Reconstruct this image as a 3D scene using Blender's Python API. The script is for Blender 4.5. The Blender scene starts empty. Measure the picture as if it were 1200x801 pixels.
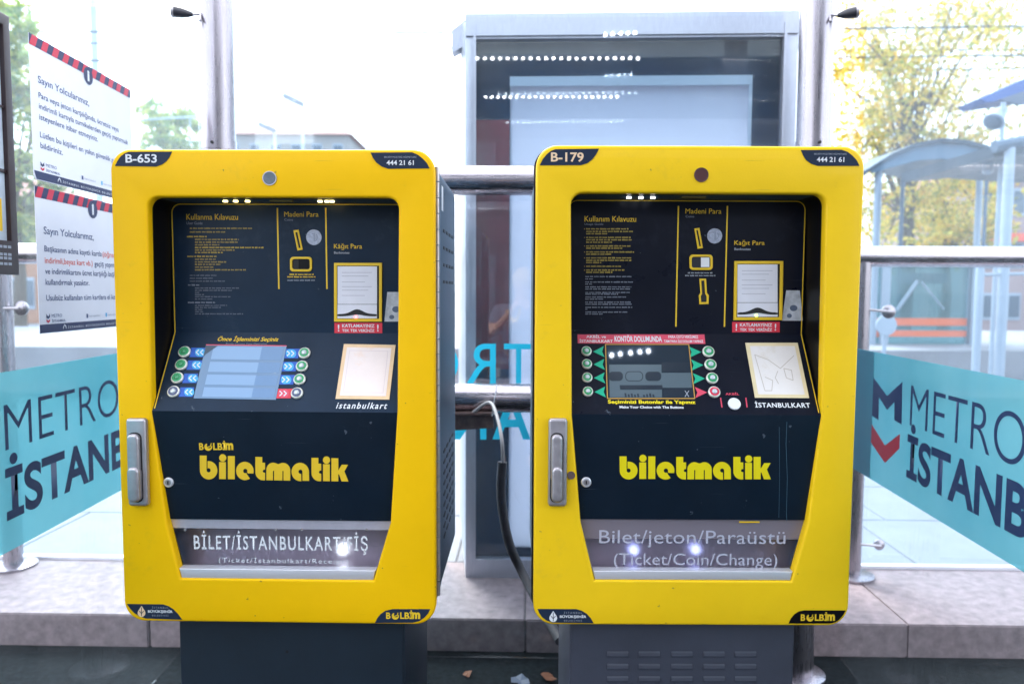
import bpy, bmesh, math, random
from mathutils import Vector, Matrix
R = math.radians
random.seed(7)
sc = bpy.context.scene
COL = sc.collection

# ------------------------------------------------------------------ camera
F = 870.0                      # focal length in pixels of the 1200 px wide photograph
EYE = Vector((0, 0, 1.55))
PITCH = math.atan(59 / F); ROLL = R(0.25)
fw = Vector((0, math.cos(PITCH), -math.sin(PITCH)))
r0 = Vector((1, 0, 0)); u0 = Vector((0, math.sin(PITCH), math.cos(PITCH)))
rt = r0 * math.cos(ROLL) + u0 * math.sin(ROLL)
up = u0 * math.cos(ROLL) - r0 * math.sin(ROLL)
cam = bpy.data.cameras.new('camera'); co = bpy.data.objects.new('camera', cam); COL.objects.link(co)
cam.sensor_width = 36; cam.lens = 36 * F / 1200
cam.clip_start = 0.02; cam.clip_end = 2000
cam.dof.use_dof = True; cam.dof.focus_distance = 1.86; cam.dof.aperture_fstop = 2.8
co.matrix_world = Matrix(((rt.x, up.x, -fw.x, EYE.x), (rt.y, up.y, -fw.y, EYE.y), (rt.z, up.z, -fw.z, EYE.z), (0, 0, 0, 1)))
sc.camera = co

# ------------------------------------------------------------------ sky, sun, exposure
SUN_EL, SUN_AZ = R(52), R(-25)          # sun behind the machines, a little to the left (azimuth from +Y)
w = bpy.data.worlds.new('World'); sc.world = w; w.use_nodes = True
nt = w.node_tree; nt.nodes.clear()
sky = nt.nodes.new('ShaderNodeTexSky'); sky.sky_type = 'NISHITA'; sky.sun_disc = False
sky.sun_elevation = SUN_EL; sky.sun_rotation = SUN_AZ; sky.air_density = 1.0; sky.dust_density = 4.0; sky.ozone_density = 1.0
hs = nt.nodes.new('ShaderNodeHueSaturation'); hs.inputs['Saturation'].default_value = 0.55
mixw = nt.nodes.new('ShaderNodeMixRGB'); mixw.inputs[0].default_value = 0.35; mixw.inputs[2].default_value = (9.0, 9.3, 10.0, 1)
bg = nt.nodes.new('ShaderNodeBackground'); bg.inputs[1].default_value = 0.12
ow = nt.nodes.new('ShaderNodeOutputWorld')
nt.links.new(sky.outputs[0], hs.inputs['Color']); nt.links.new(hs.outputs[0], mixw.inputs[1])
nt.links.new(mixw.outputs[0], bg.inputs[0]); nt.links.new(bg.outputs[0], ow.inputs[0])
sun = bpy.data.lights.new('sun', 'SUN'); sun.energy = 0.9; sun.angle = R(20); sun.color = (1, 0.95, 0.86)
so = bpy.data.objects.new('sun', sun); COL.objects.link(so)
sd = Vector((math.sin(SUN_AZ) * math.cos(SUN_EL), math.cos(SUN_AZ) * math.cos(SUN_EL), math.sin(SUN_EL)))
so.rotation_euler = sd.to_track_quat('Z', 'Y').to_euler(); so.location = (0, 0, 30)
sc.view_settings.view_transform = 'Standard'; sc.view_settings.look = 'None'
sc.view_settings.gamma = 1; sc.view_settings.exposure = 2.45
sc.cycles.max_bounces = 10; sc.cycles.transparent_max_bounces = 24; sc.cycles.caustics_reflective = False

# ------------------------------------------------------------------ materials
MATS = {}
def mat(name, col, rough=0.5, metal=0.0, var=0.0, vscale=6.0, bump=0.0, bscale=60.0, coat=0.0, emis=0.0, emc=None, spec=None,
        stretch=None, trans=0.0, alpha=1.0, rvar=0.0, dirt=None, specks=None):
    if name in MATS: return MATS[name]
    m = bpy.data.materials.new(name); m.use_nodes = True; MATS[name] = m
    n = m.node_tree.nodes; l = m.node_tree.links; b = n['Principled BSDF']
    b.inputs['Base Color'].default_value = (*col, 1); b.inputs['Roughness'].default_value = rough; b.inputs['Metallic'].default_value = metal
    if spec is not None: b.inputs['Specular IOR Level'].default_value = spec
    b.inputs['Coat Weight'].default_value = coat; b.inputs['Coat Roughness'].default_value = 0.08
    if emis: b.inputs['Emission Color'].default_value = (*(emc or col), 1); b.inputs['Emission Strength'].default_value = emis
    if trans: b.inputs['Transmission Weight'].default_value = trans
    b.inputs['Alpha'].default_value = alpha
    if var or bump or rvar or dirt:
        tc = n.new('ShaderNodeTexCoord'); mp = n.new('ShaderNodeMapping'); l.new(tc.outputs['Object'], mp.inputs[0])
        if stretch: mp.inputs['Scale'].default_value = stretch
    if var:
        t = n.new('ShaderNodeTexNoise'); t.inputs['Scale'].default_value = vscale; t.inputs['Detail'].default_value = 8; t.inputs['Roughness'].default_value = 0.65
        l.new(mp.outputs[0], t.inputs['Vector'])
        cr = n.new('ShaderNodeValToRGB'); e = cr.color_ramp.elements
        e[0].position = 0.3; e[1].position = 0.7
        e[0].color = (*[max(0, c * (1 - var)) for c in col], 1); e[1].color = (*[min(1, c * (1 + var * 0.6)) for c in col], 1)
        l.new(t.outputs[0], cr.inputs[0]); src = cr.outputs[0]
        if dirt:
            t3 = n.new('ShaderNodeTexNoise'); t3.inputs['Scale'].default_value = vscale * 0.35; t3.inputs['Detail'].default_value = 10; t3.inputs['Roughness'].default_value = 0.8
            l.new(mp.outputs[0], t3.inputs['Vector'])
            r3 = n.new('ShaderNodeMapRange'); r3.inputs[1].default_value = 0.56; r3.inputs[2].default_value = 0.72; l.new(t3.outputs[0], r3.inputs[0])
            mx = n.new('ShaderNodeMixRGB'); mx.inputs[2].default_value = (*dirt, 1); l.new(r3.outputs[0], mx.inputs[0]); l.new(src, mx.inputs[1]); src = mx.outputs[0]
        if specks:      # small chips and long fine scratches
            sv = n.new('ShaderNodeTexNoise'); sv.inputs['Scale'].default_value = 55; sv.inputs['Detail'].default_value = 3; l.new(tc.outputs['Object'], sv.inputs['Vector'])
            sr = n.new('ShaderNodeMapRange'); sr.inputs[1].default_value = .735; sr.inputs[2].default_value = .76; l.new(sv.outputs[0], sr.inputs[0])
            m2_ = n.new('ShaderNodeMapping'); m2_.inputs['Rotation'].default_value = (.3, .9, .2); m2_.inputs['Scale'].default_value = (4, 4, 140); l.new(tc.outputs['Object'], m2_.inputs[0])
            s2 = n.new('ShaderNodeTexNoise'); s2.inputs['Scale'].default_value = 1.6; s2.inputs['Detail'].default_value = 2; l.new(m2_.outputs[0], s2.inputs['Vector'])
            q2 = n.new('ShaderNodeMapRange'); q2.inputs[1].default_value = .74; q2.inputs[2].default_value = .80; q2.inputs[4].default_value = .5; l.new(s2.outputs[0], q2.inputs[0])
            mm = n.new('ShaderNodeMath'); mm.operation = 'MAXIMUM'; l.new(sr.outputs[0], mm.inputs[0]); l.new(q2.outputs[0], mm.inputs[1])
            mk_ = n.new('ShaderNodeMixRGB'); mk_.inputs[2].default_value = (*specks, 1); l.new(mm.outputs[0], mk_.inputs[0]); l.new(src, mk_.inputs[1]); src = mk_.outputs[0]
        l.new(src, b.inputs['Base Color'])
    if rvar:
        t4 = n.new('ShaderNodeTexNoise'); t4.inputs['Scale'].default_value = vscale * 2.3; t4.inputs['Detail'].default_value = 6; l.new(mp.outputs[0], t4.inputs['Vector'])
        r4 = n.new('ShaderNodeMapRange'); r4.inputs[3].default_value = max(0.02, rough - rvar); r4.inputs[4].default_value = rough + rvar
        r4.inputs[1].default_value = 0.3; r4.inputs[2].default_value = 0.7
        l.new(t4.outputs[0], r4.inputs[0]); l.new(r4.outputs[0], b.inputs['Roughness'])
    if bump:
        t2 = n.new('ShaderNodeTexNoise'); t2.inputs['Scale'].default_value = bscale; t2.inputs['Detail'].default_value = 6
        l.new(mp.outputs[0], t2.inputs['Vector'])
        bp = n.new('ShaderNodeBump'); bp.inputs['Strength'].default_value = bump; bp.inputs['Distance'].default_value = 0.01
        l.new(t2.outputs[0], bp.inputs['Height']); l.new(bp.outputs[0], b.inputs['Normal'])
    return m

def glass(name, tint, refl=0.08, dust=0.03, dustcol=(0.8, 0.85, 0.9), film=None, scratches=True):
    """clear pane: tinted transparency + glossy skin + thin layer of dust (diffuse / translucent)"""
    m = bpy.data.materials.new(name); m.use_nodes = True; n = m.node_tree.nodes; l = m.node_tree.links; n.clear()
    o = n.new('ShaderNodeOutputMaterial'); tr = n.new('ShaderNodeBsdfTransparent'); tr.inputs[0].default_value = (*tint, 1)
    df = n.new('ShaderNodeBsdfDiffuse'); df.inputs[0].default_value = (*dustcol, 1)
    tl = n.new('ShaderNodeBsdfTranslucent'); tl.inputs[0].default_value = (*dustcol, 1)
    ds = n.new('ShaderNodeMixShader'); ds.inputs[0].default_value = 0.5; l.new(df.outputs[0], ds.inputs[1]); l.new(tl.outputs[0], ds.inputs[2])
    tc = n.new('ShaderNodeTexCoord'); t = n.new('ShaderNodeTexNoise'); t.inputs['Scale'].default_value = 3; t.inputs['Detail'].default_value = 12; t.inputs['Roughness'].default_value = 0.75
    l.new(tc.outputs['Object'], t.inputs['Vector'])
    r = n.new('ShaderNodeMapRange'); r.inputs[1].default_value = 0.35; r.inputs[2].default_value = 0.75; r.inputs[3].default_value = dust * 0.5; r.inputs[4].default_value = dust * 1.8
    l.new(t.outputs[0], r.inputs[0])
    m1 = n.new('ShaderNodeMixShader'); l.new(r.outputs[0], m1.inputs[0]); l.new(tr.outputs[0], m1.inputs[1]); l.new(ds.outputs[0], m1.inputs[2])
    gl = n.new('ShaderNodeBsdfGlossy'); gl.inputs['Roughness'].default_value = 0.015
    lw = n.new('ShaderNodeLayerWeight'); lw.inputs[0].default_value = 0.35
    mr = n.new('ShaderNodeMapRange'); mr.inputs[3].default_value = refl; mr.inputs[4].default_value = min(0.30, refl * 5); l.new(lw.outputs['Fresnel'], mr.inputs[0])
    mr.inputs[1].default_value = 0.12
    m2 = n.new('ShaderNodeMixShader'); l.new(mr.outputs[0], m2.inputs[0]); l.new(m1.outputs[0], m2.inputs[1]); l.new(gl.outputs[0], m2.inputs[2])
    l.new(m2.outputs[0], o.inputs[0]); MATS[name] = m
    return m

YEL = mat('yellow_paint', (0.96, 0.545, 0.001), 0.5, spec=0.16, var=0.06, vscale=3, bump=0.06, bscale=220, coat=0.05, rvar=0.06, specks=(.40, .25, .03), dirt=(0.70, 0.44, 0.02))
YEL2 = mat('yellow_paint_faded', (0.95, 0.60, 0.010), 0.46, spec=0.2, var=0.07, vscale=3, bump=0.06, bscale=220, coat=0.08, rvar=0.06, specks=(.45, .30, .05), dirt=(0.74, 0.49, 0.04))
YPRINT = mat('yellow_print', (0.85, 0.55, 0.02), 0.5)
NAVY = mat('navy_panel', (0.009, 0.024, 0.050), 0.36, spec=0.18, var=0.25, vscale=4, bump=0.03, bscale=300, rvar=0.08, dirt=(0.03, 0.05, 0.08), specks=(.07, .09, .12))
NAVYD = mat('navy_door', (0.005, 0.013, 0.026), 0.42, spec=0.18, var=0.25, vscale=4, bump=0.05, bscale=300, rvar=0.08, dirt=(0.02, 0.035, 0.055), specks=(.07, .09, .12))
BLKN = mat('black_panel', (0.005, 0.007, 0.016), 0.34, spec=0.18, var=0.25, vscale=4, rvar=0.08, dirt=(0.02, 0.025, 0.04), specks=(.07, .09, .12))
BLACK = mat('black_recess', (0.004, 0.004, 0.006), 0.35, spec=0.18)
PLATE = mat('corner_plate_blue', (0.018, 0.030, 0.060), 0.4, spec=0.18)
CAB = mat('cabinet_grey_blue', (0.045, 0.085, 0.13), 0.45, var=0.12, vscale=8, bump=0.08, bscale=400)
PED = mat('pedestal_navy', (0.010, 0.020, 0.034), 0.45, var=0.2, vscale=5, bump=0.05, bscale=300)
PED2 = mat('pedestal_slate', (0.050, 0.056, 0.082), 0.5, var=0.2, vscale=5, bump=0.05, bscale=300)
WHITE = mat('white_print', (0.78, 0.80, 0.84), 0.5)
GREYP = mat('grey_print', (0.33, 0.36, 0.42), 0.5)
DIMY = mat('faint_yellow_print', (0.36, 0.26, 0.05), 0.5)
DIMW = mat('faint_white_print', (0.22, 0.25, 0.32), 0.5)
PEACH = mat('peach_print', (0.85, 0.62, 0.40), 0.5)
RED = mat('red_sticker', (0.72, 0.03, 0.06), 0.45)
PINK = mat('pinkish_sticker', (0.74, 0.07, 0.13), 0.4, var=0.15, vscale=20)
GREEN = mat('green_print', (0.02, 0.46, 0.20), 0.45)
TEALP = mat('teal_print', (0.0, 0.42, 0.24), 0.45)
BLUEP = mat('blue_print', (0.01, 0.10, 0.50), 0.45)
CYANP = mat('cyan_print', (0.06, 0.42, 0.75), 0.45)
STEEL = mat('brushed_steel', (0.36, 0.335, 0.37), 0.30, 1.0, var=0.08, vscale=20, stretch=(4, 4, .3), rvar=.06)
STEELH = mat('brushed_steel_rail', (0.48, 0.44, 0.48), 0.25, 1.0, var=0.10, vscale=14, stretch=(.3, 6, 6), rvar=0.08)
STEELP = mat('hatch_steel', (0.52, 0.48, 0.52), 0.38, 1.0, var=0.12, vscale=12, stretch=(1, 1, 20), rvar=0.1)
STEELB = mat('bright_steel_lip', (0.80, 0.80, 0.86), 0.45, 0.6)
HANDLE = mat('handle_cast_metal', (0.50, 0.47, 0.50), 0.38, 0.75, var=0.12, vscale=40, rvar=0.1)
RUST = mat('rusty_bracket', (0.22, 0.15, 0.14), 0.6, 0.4, var=0.5, vscale=25, dirt=(0.10, 0.03, 0.015))
COIN = mat('coin_disc', (0.40, 0.44, 0.55), 0.45, 0.3, var=0.3, vscale=180)
MACHINE_GREY = mat('reader_plastic', (0.80, 0.80, 0.88), 0.4, var=0.04, vscale=30)
DARKG = mat('dark_gap', (0.01, 0.01, 0.012), 0.6)
RUBBER = mat('rubber_conduit', (0.05, 0.05, 0.06), 0.55, var=0.3, vscale=30)
CABLEW = mat('grey_cable', (0.45, 0.42, 0.42), 0.5)
NAVYINK = mat('navy_ink', (0.008, 0.028, 0.10), 0.5)
REDINK = mat('red_ink', (0.78, 0.10, 0.06), 0.5)
PAPER = mat('poster_paper', (0.84, 0.85, 0.92), 0.55, var=0.04, vscale=6)

# ------------------------------------------------------------------ geometry helpers
def ray(px, py): return fw * F + rt * (px - 600) - up * (py - 400.5)
class Surf:
    """a plane in the world: origin O, right U, up V, normal N towards the viewer"""
    def __init__(s, O, U, V=Vector((0, 0, 1))):
        s.O = Vector(O); s.U = Vector(U).normalized(); s.V = Vector(V).normalized(); s.N = s.U.cross(s.V).normalized()
    def uv(s, px, py):
        d = ray(px, py); t = (s.O - EYE).dot(s.N) / d.dot(s.N); p = EYE + d * t - s.O
        return (p.dot(s.U), p.dot(s.V))
    def at(s, u, v, w_=0): return s.O + s.U * u + s.V * v + s.N * w_
    def mtx(s, u=0, v=0, w_=0, su=1, sv=1, rot=0, shear=0):
        U = s.U * math.cos(rot) + s.V * math.sin(rot); V = s.V * math.cos(rot) - s.U * math.sin(rot)
        V2 = V * sv + U * shear * sv; U2 = U * su; o = s.at(u, v, w_)
        return Matrix(((U2.x, V2.x, s.N.x, o.x), (U2.y, V2.y, s.N.y, o.y), (U2.z, V2.z, s.N.z, o.z), (0, 0, 0, 1)))
    def back(s, d): return Surf(s.O - s.N * d, s.U, s.V)
ROOTM = {}
def rootm(o):
    while o.parent: o = o.parent
    return ROOTM.get(o.name, Matrix())
def link(name, me, m, parent=None, smooth=False, base=True):
    """link a mesh given in world coordinates as ONE object"""
    if m and not me.materials: me.materials.append(m)
    if smooth:
        for p in me.polygons: p.use_smooth = True
    o = bpy.data.objects.new(name, me); COL.objects.link(o)
    if parent:
        me.transform(rootm(parent).inverted()); o.parent = parent
    elif base and len(me.vertices):
        xs = [v.co for v in me.vertices]
        c = Vector(((min(v.x for v in xs) + max(v.x for v in xs)) / 2, (min(v.y for v in xs) + max(v.y for v in xs)) / 2, min(v.z for v in xs)))
        me.transform(Matrix.Translation(-c)); o.location = c; ROOTM[o.name] = Matrix.Translation(c)
    return o
def tag(o, label=None, cat=None, group=None, kind=None):
    if label: o['label'] = label
    if cat: o['category'] = cat
    if group: o['group'] = group
    if kind: o['kind'] = kind
    return o
def thing(name, label, cat, loc=(0, 0, 0), rz=0, group=None):
    o = bpy.data.objects.new(name, None); COL.objects.link(o); o.empty_display_size = 0.1
    o.location = loc; o.rotation_euler = (0, 0, rz); ROOTM[o.name] = Matrix.Translation(loc) @ Matrix.Rotation(rz, 4, 'Z')
    return tag(o, label, cat, group)
def bm_mesh(bm):
    me = bpy.data.meshes.new('m'); bmesh.ops.recalc_face_normals(bm, faces=bm.faces); bm.to_mesh(me); bm.free(); return me
def pydata(vs, fs):
    me = bpy.data.meshes.new('m'); me.from_pydata([tuple(v) for v in vs], [], fs); me.update(); return me
def add_prism(bm, s, pts, w0, w1):
    a = [bm.verts.new(s.at(u, v, w0)) for u, v in pts]; b = [bm.verts.new(s.at(u, v, w1)) for u, v in pts]
    n = len(pts); bm.faces.new(a); bm.faces.new(b[::-1])
    for i in range(n): bm.faces.new((a[i], b[i], b[(i + 1) % n], a[(i + 1) % n]))
def add_flat(bm, s, pts, w_=0.0006): bm.faces.new([bm.verts.new(s.at(u, v, w_)) for u, v in pts])
def add_box(bm, lo, hi, M=None):
    x0, y0, z0 = lo; x1, y1, z1 = hi
    v = [Vector(p) for p in ((x0, y0, z0), (x1, y0, z0), (x1, y1, z0), (x0, y1, z0), (x0, y0, z1), (x1, y0, z1), (x1, y1, z1), (x0, y1, z1))]
    v = [bm.verts.new(M @ p if M else p) for p in v]
    for f in ((0, 3, 2, 1), (4, 5, 6, 7), (0, 1, 5, 4), (1, 2, 6, 5), (2, 3, 7, 6), (3, 0, 4, 7)): bm.faces.new([v[i] for i in f])
def add_tube(bm, pts, rad, n=20, caps=True):
    pts = [Vector(p) for p in pts]; rads = rad if isinstance(rad, (list, tuple)) else [rad] * len(pts); rings = []
    t0 = (pts[1] - pts[0]).normalized(); ref = Vector((0, 0, 1)) if abs(t0.z) < 0.9 else Vector((0, 1, 0)); a = t0.cross(ref).normalized()
    for i, p in enumerate(pts):
        t = (pts[min(i + 1, len(pts) - 1)] - pts[max(i - 1, 0)]).normalized()
        a = (a - t * a.dot(t)).normalized(); b = t.cross(a)
        rings.append([bm.verts.new(p + (a * math.cos(2 * math.pi * k / n) + b * math.sin(2 * math.pi * k / n)) * rads[i]) for k in range(n)])
    for i in range(len(rings) - 1):
        for k in range(n): bm.faces.new((rings[i][k], rings[i][(k + 1) % n], rings[i + 1][(k + 1) % n], rings[i + 1][k]))
    if caps: bm.faces.new(rings[0][::-1]); bm.faces.new(rings[-1])
def autosmooth(me, ang=35):
    for p in me.polygons: p.use_smooth = True
    me.set_sharp_from_angle(angle=R(ang))
def mk(fn):
    bm = bmesh.new(); fn(bm); return bm_mesh(bm)
def prism(s, pts, w0, w1): return mk(lambda b: add_prism(b, s, pts, w0, w1))
def flat(s, polys, w_=0.0006): return mk(lambda b: [add_flat(b, s, p, w_) for p in polys])
def tube(pts, rad, n=20): me = mk(lambda b: add_tube(b, pts, rad, n)); autosmooth(me, 50); return me
def curve_plate(s, polys, w0, w1, bev=0.0, bres=2):
    """outlines with holes -> plate with bevelled edges between w0 and w1 over surface s"""
    c = bpy.data.curves.new('c', 'CURVE'); c.dimensions = '2D'; c.fill_mode = 'BOTH'
    h = (w1 - w0) / 2; c.extrude = max(0, h - bev); c.bevel_depth = bev; c.bevel_resolution = bres; c.offset = -bev
    for pl in polys:
        sp = c.splines.new('POLY'); sp.points.add(len(pl) - 1); sp.use_cyclic_u = True
        for p, q in zip(sp.points, pl): p.co = (q[0], q[1], 0, 1)
    o = bpy.data.objects.new('c', c); COL.objects.link(o); bpy.context.view_layer.update()
    me = bpy.data.meshes.new_from_object(o.evaluated_get(bpy.context.evaluated_depsgraph_get()))
    bpy.data.objects.remove(o); bpy.data.curves.remove(c)
    bm = bmesh.new(); bm.from_mesh(me); bmesh.ops.remove_doubles(bm, verts=bm.verts, dist=1e-6); bm.to_mesh(me); bm.free()
    me.transform(s.mtx(0, 0, (w0 + w1) / 2)); autosmooth(me, 30); return me
TXT = bpy.data.curves.new('txt', 'FONT'); TXTO = bpy.data.objects.new('txt', TXT); COL.objects.link(TXTO)
def text_mesh(body, bold=0.0, spacing=1.0, res=3):
    TXT.body = body; TXT.offset = bold; TXT.space_character = spacing; TXT.resolution_u = res; TXT.size = 1
    bpy.context.view_layer.update()
    return bpy.data.meshes.new_from_object(TXTO.evaluated_get(bpy.context.evaluated_depsgraph_get()))
def extent(me):
    xs = [v.co.x for v in me.vertices]; ys = [v.co.y for v in me.vertices]; return min(xs), max(xs), min(ys), max(ys)
def lettering(s, body, u0, u1, v0, v1, m, parent, bold=0.0, spacing=1.0, w_=0.0008, fit=None, slope=0.0, shear=0.0, mirror=False, name='lettering', res=3, capfit=False):
    """text whose ink spans u0..u1 and v0..v1 of the surface (fit: the substring that spans it)"""
    me = text_mesh(body, bold, spacing, res); ref = me
    if fit: ref = text_mesh(fit, bold, spacing, res)
    if capfit:
        r2 = text_mesh('H', bold, spacing, res); _, _, c, d = extent(r2); a, b, _, _ = extent(ref)
    else: a, b, c, d = extent(ref)
    su = (u1 - u0) / (b - a); sv = (v1 - v0) / (d - c)
    for v in me.vertices:
        x, y = v.co.x - a, v.co.y - c
        if mirror: x = (b - a) - x
        v.co = (x, y, 0)
    me.transform(s.mtx(u0, v0, w_, su, sv, math.atan(slope), shear))
    me.materials.clear(); o = link(name, me, m, parent)
    return o
def box_uv(s, x0, y0, x1, y1):
    """pixel box -> uv box (x0,x1 measured at mid height, y0,y1 at mid width)"""
    ym, xm = (y0 + y1) / 2, (x0 + x1) / 2
    return s.uv(x0, ym)[0], s.uv(x1, ym)[0], s.uv(xm, y1)[1], s.uv(xm, y0)[1]
def ptext(s, body, x0, y0, x1, y1, m, parent, **k):
    u0, u1, v0, v1 = box_uv(s, x0, y0, x1, y1)
    a = s.uv(x0, y1); b = s.uv(x1, y1 + k.pop('dy', 0)); k.setdefault('slope', (b[1] - a[1]) / (b[0] - a[0]) * 0 )
    return lettering(s, body, u0, u1, v0, v1, m, parent, **k)
def ppoly(s, pts): return [s.uv(x, y) for x, y in pts]
def circ(cx, cy, r, n=28, ry=None): return [(cx + r * math.cos(2 * math.pi * k / n), cy + (ry or r) * math.sin(2 * math.pi * k / n)) for k in range(n)]
def rrect(x0, y0, x1, y1, r, n=8):
    o = []
    for cx, cy, a0 in ((x1 - r, y1 - r, 0), (x0 + r, y1 - r, 90), (x0 + r, y0 + r, 180), (x1 - r, y0 + r, 270)):
        for k in range(n + 1): a = R(a0 + 90 * k / n); o.append((cx + r * math.cos(a), cy + r * math.sin(a)))
    return o
def arc(cx, cy, r, a0, a1, n=14): return [(cx + r * math.cos(R(a0 + (a1 - a0) * k / n)), cy - r * math.sin(R(a0 + (a1 - a0) * k / n))) for k in range(n + 1)]
def stroke(pts, wd):
    """2-D outline of a poly-line of width wd (open), as quads"""
    qs = []
    for (x0, y0), (x1, y1) in zip(pts, pts[1:]):
        dx, dy = x1 - x0, y1 - y0; L = math.hypot(dx, dy) or 1; nx, ny = -dy / L * wd / 2, dx / L * wd / 2; ex, ey = dx / L * wd * .12, dy / L * wd * .12
        qs.append([(x0 + nx - ex, y0 + ny - ey), (x0 - nx - ex, y0 - ny - ey), (x1 - nx + ex, y1 - ny + ey), (x1 + nx + ex, y1 + ny + ey)])
    return qs
def ribbon(pts, wd):
    L, Rr = [], []
    for i, (x, y) in enumerate(pts):
        a = pts[max(i - 1, 0)]; b = pts[min(i + 1, len(pts) - 1)]; dx, dy = b[0] - a[0], b[1] - a[1]; q = math.hypot(dx, dy) or 1
        L.append((x - dy / q * wd / 2, y + dx / q * wd / 2)); Rr.append((x + dy / q * wd / 2, y - dx / q * wd / 2))
    return L + Rr[::-1]

def ribbon_quads(pts, wd):
    r_ = ribbon(pts, wd); n = len(pts); L, Q = r_[:n], r_[n:][::-1]
    return [[L[i], Q[i], Q[i + 1], L[i + 1]] for i in range(n - 1)]

# the heavy rounded logotype, drawn letter by letter (units: 6.316 per photograph pixel)
def logo_polys():
    P = []
    P.append([(38, 58), (90, 58), (90, 158)] + arc(105, 163, 15, 165, 485, 16) + arc(105, 163, 66, 97, -180, 34))
    P.append([(184, 103), (235, 103), (235, 225), (184, 225)]); P.append(arc(211, 73, 27, 0, 345, 24))
    P.append([(250, 58), (302, 58), (302, 225), (250, 225)])
    P.append(arc(378, 164, 66, -15, 305, 34) + [(394, 188)] + arc(381, 164, 16, 300, -30, 16) + [(400, 181)])
    def tt(x): return [(x, 62), (x + 52, 62), (x + 52, 103), (x + 73, 103), (x + 73, 152), (x + 62, 153)] + arc(x + 66, 164, 10, 120, 240, 6) + [(x + 73, 175), (x + 73, 229), (x + 58, 229)] + arc(x + 58, 171, 58, 268, 182, 10)
    P.append(tt(457))
    P.append([(540, 228)] + arc(592, 153, 52, 180, 62, 10) + [(630, 111)] + arc(666, 155, 54, 118, 0, 10) + [(720, 228), (669, 228), (669, 160), (661, 160), (661, 228), (598, 228), (598, 160), (590, 160), (590, 228)])
    P.append([(862, 228), (812, 228), (812, 165)] + arc(797, 163, 15, 0, 290, 14) + arc(795, 165, 66, 278, 4, 28))
    P.append(tt(880))
    P.append([(967, 106), (1018, 106), (1018, 228), (967, 228)]); P.append(arc(993, 77, 27, 0, 345, 24))
    P.append([(1030, 62), (1082, 62), (1082, 150), (1108, 108), (1156, 108), (1128, 155), (1158, 228), (1106, 228), (1088, 178), (1082, 178), (1082, 228), (1030, 228)])
    return P
LOGO = logo_polys()

# ------------------------------------------------------------------ structure: ground, ledge, pavement
YAW = R(-1.1); SU = Vector((math.cos(YAW), math.sin(YAW), 0)); SV = Vector((-math.sin(YAW), math.cos(YAW), 0))
PIV = Vector((0, 3, 0))
def st(x, y, z=0): return PIV + SU * x + SV * (y - 3) + Vector((0, 0, z))
STM = Matrix.Translation(PIV) @ Matrix.Rotation(YAW, 4, 'Z') @ Matrix.Translation(Vector((0, -3, 0)))

ASPH = mat('asphalt', (0.012, 0.016, 0.019), 0.95, spec=.1, var=0.5, vscale=40, bump=0.5, bscale=260, dirt=(0.035, 0.036, 0.036))
STONE_M = mat('ledge_granite', (0.235, 0.185, 0.198), 0.65, var=0.38, vscale=22, bump=0.25, bscale=180, dirt=(0.13, 0.11, 0.125))
PAVE = mat('pavement_stone', (0.19, 0.20, 0.225), 0.7, var=0.12, vscale=5, bump=0.15, bscale=90)
GROUT = mat('joint_mortar', (0.10, 0.10, 0.105), 0.9, var=0.2, vscale=30)
FARG = mat('far_ground', (0.22, 0.22, 0.23), 0.9, var=0.12, vscale=0.6)

bm = bmesh.new(); add_box(bm, (-900, -900, -0.6), (900, 900, -0.01)); tag(link('ground', bm_mesh(bm), FARG, base=False), kind='structure')
bm = bmesh.new(); add_box(bm, (-14, -7, -0.009), (14, 3.2, 0.0), STM); tag(link('asphalt_floor', bm_mesh(bm), ASPH, base=False), kind='structure')
LH = 0.146; L0, L1 = 3.10, 3.77
ledge = tag(link('stone_ledge', mk(lambda b: add_box(b, (-6.5, L0 + .02, 0), (6.6, L1 - .004, LH - 0.006), STM)), GROUT, base=False), kind='structure')
def bev_box(lo, hi, bev, M=None, seg=2):
    bm = bmesh.new(); add_box(bm, lo, hi); bmesh.ops.bevel(bm, geom=list(bm.edges), offset=bev, segments=seg, affect='EDGES'); me = bm_mesh(bm)
    if M: me.transform(M)
    return me
slab = bev_box((-0.813, 0, 0), (0.813, L1 - L0, LH + 0.0), 0.005)
for k, xc in enumerate((-4.02, -2.39, 0.06 - 0.815, 0.06 + 0.815, 2.50, 4.13, 5.76)):
    o = bpy.data.objects.new('ledge_slab', slab); COL.objects.link(o); o.parent = ledge
    if not slab.materials: slab.materials.append(STONE_M)
    o.matrix_basis = STM @ Matrix.Translation((xc - 0.0, L0, 0.0005 * (k % 3))); o.rotation_mode = 'XYZ'
pav = tag(link('pavement', mk(lambda b: add_box(b, (-14, L1, -0.02), (14, 11, LH - 0.008), STM)), GROUT, base=False), kind='structure')
ps = bev_box((-0.396, -0.396, -0.03), (0.396, 0.396, 0), 0.004, seg=1); ps.materials.append(PAVE)
for j in range(9):
    for i in range(-9, 10):
        o = bpy.data.objects.new('paving_slab', ps); COL.objects.link(o); o.parent = pav
        o.matrix_basis = STM @ Matrix.Translation((i * 0.8 + (0.3 if j % 2 else 0.1), L1 + 0.405 + j * 0.8, LH - 0.001 + random.uniform(-.001, .001)))

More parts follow.
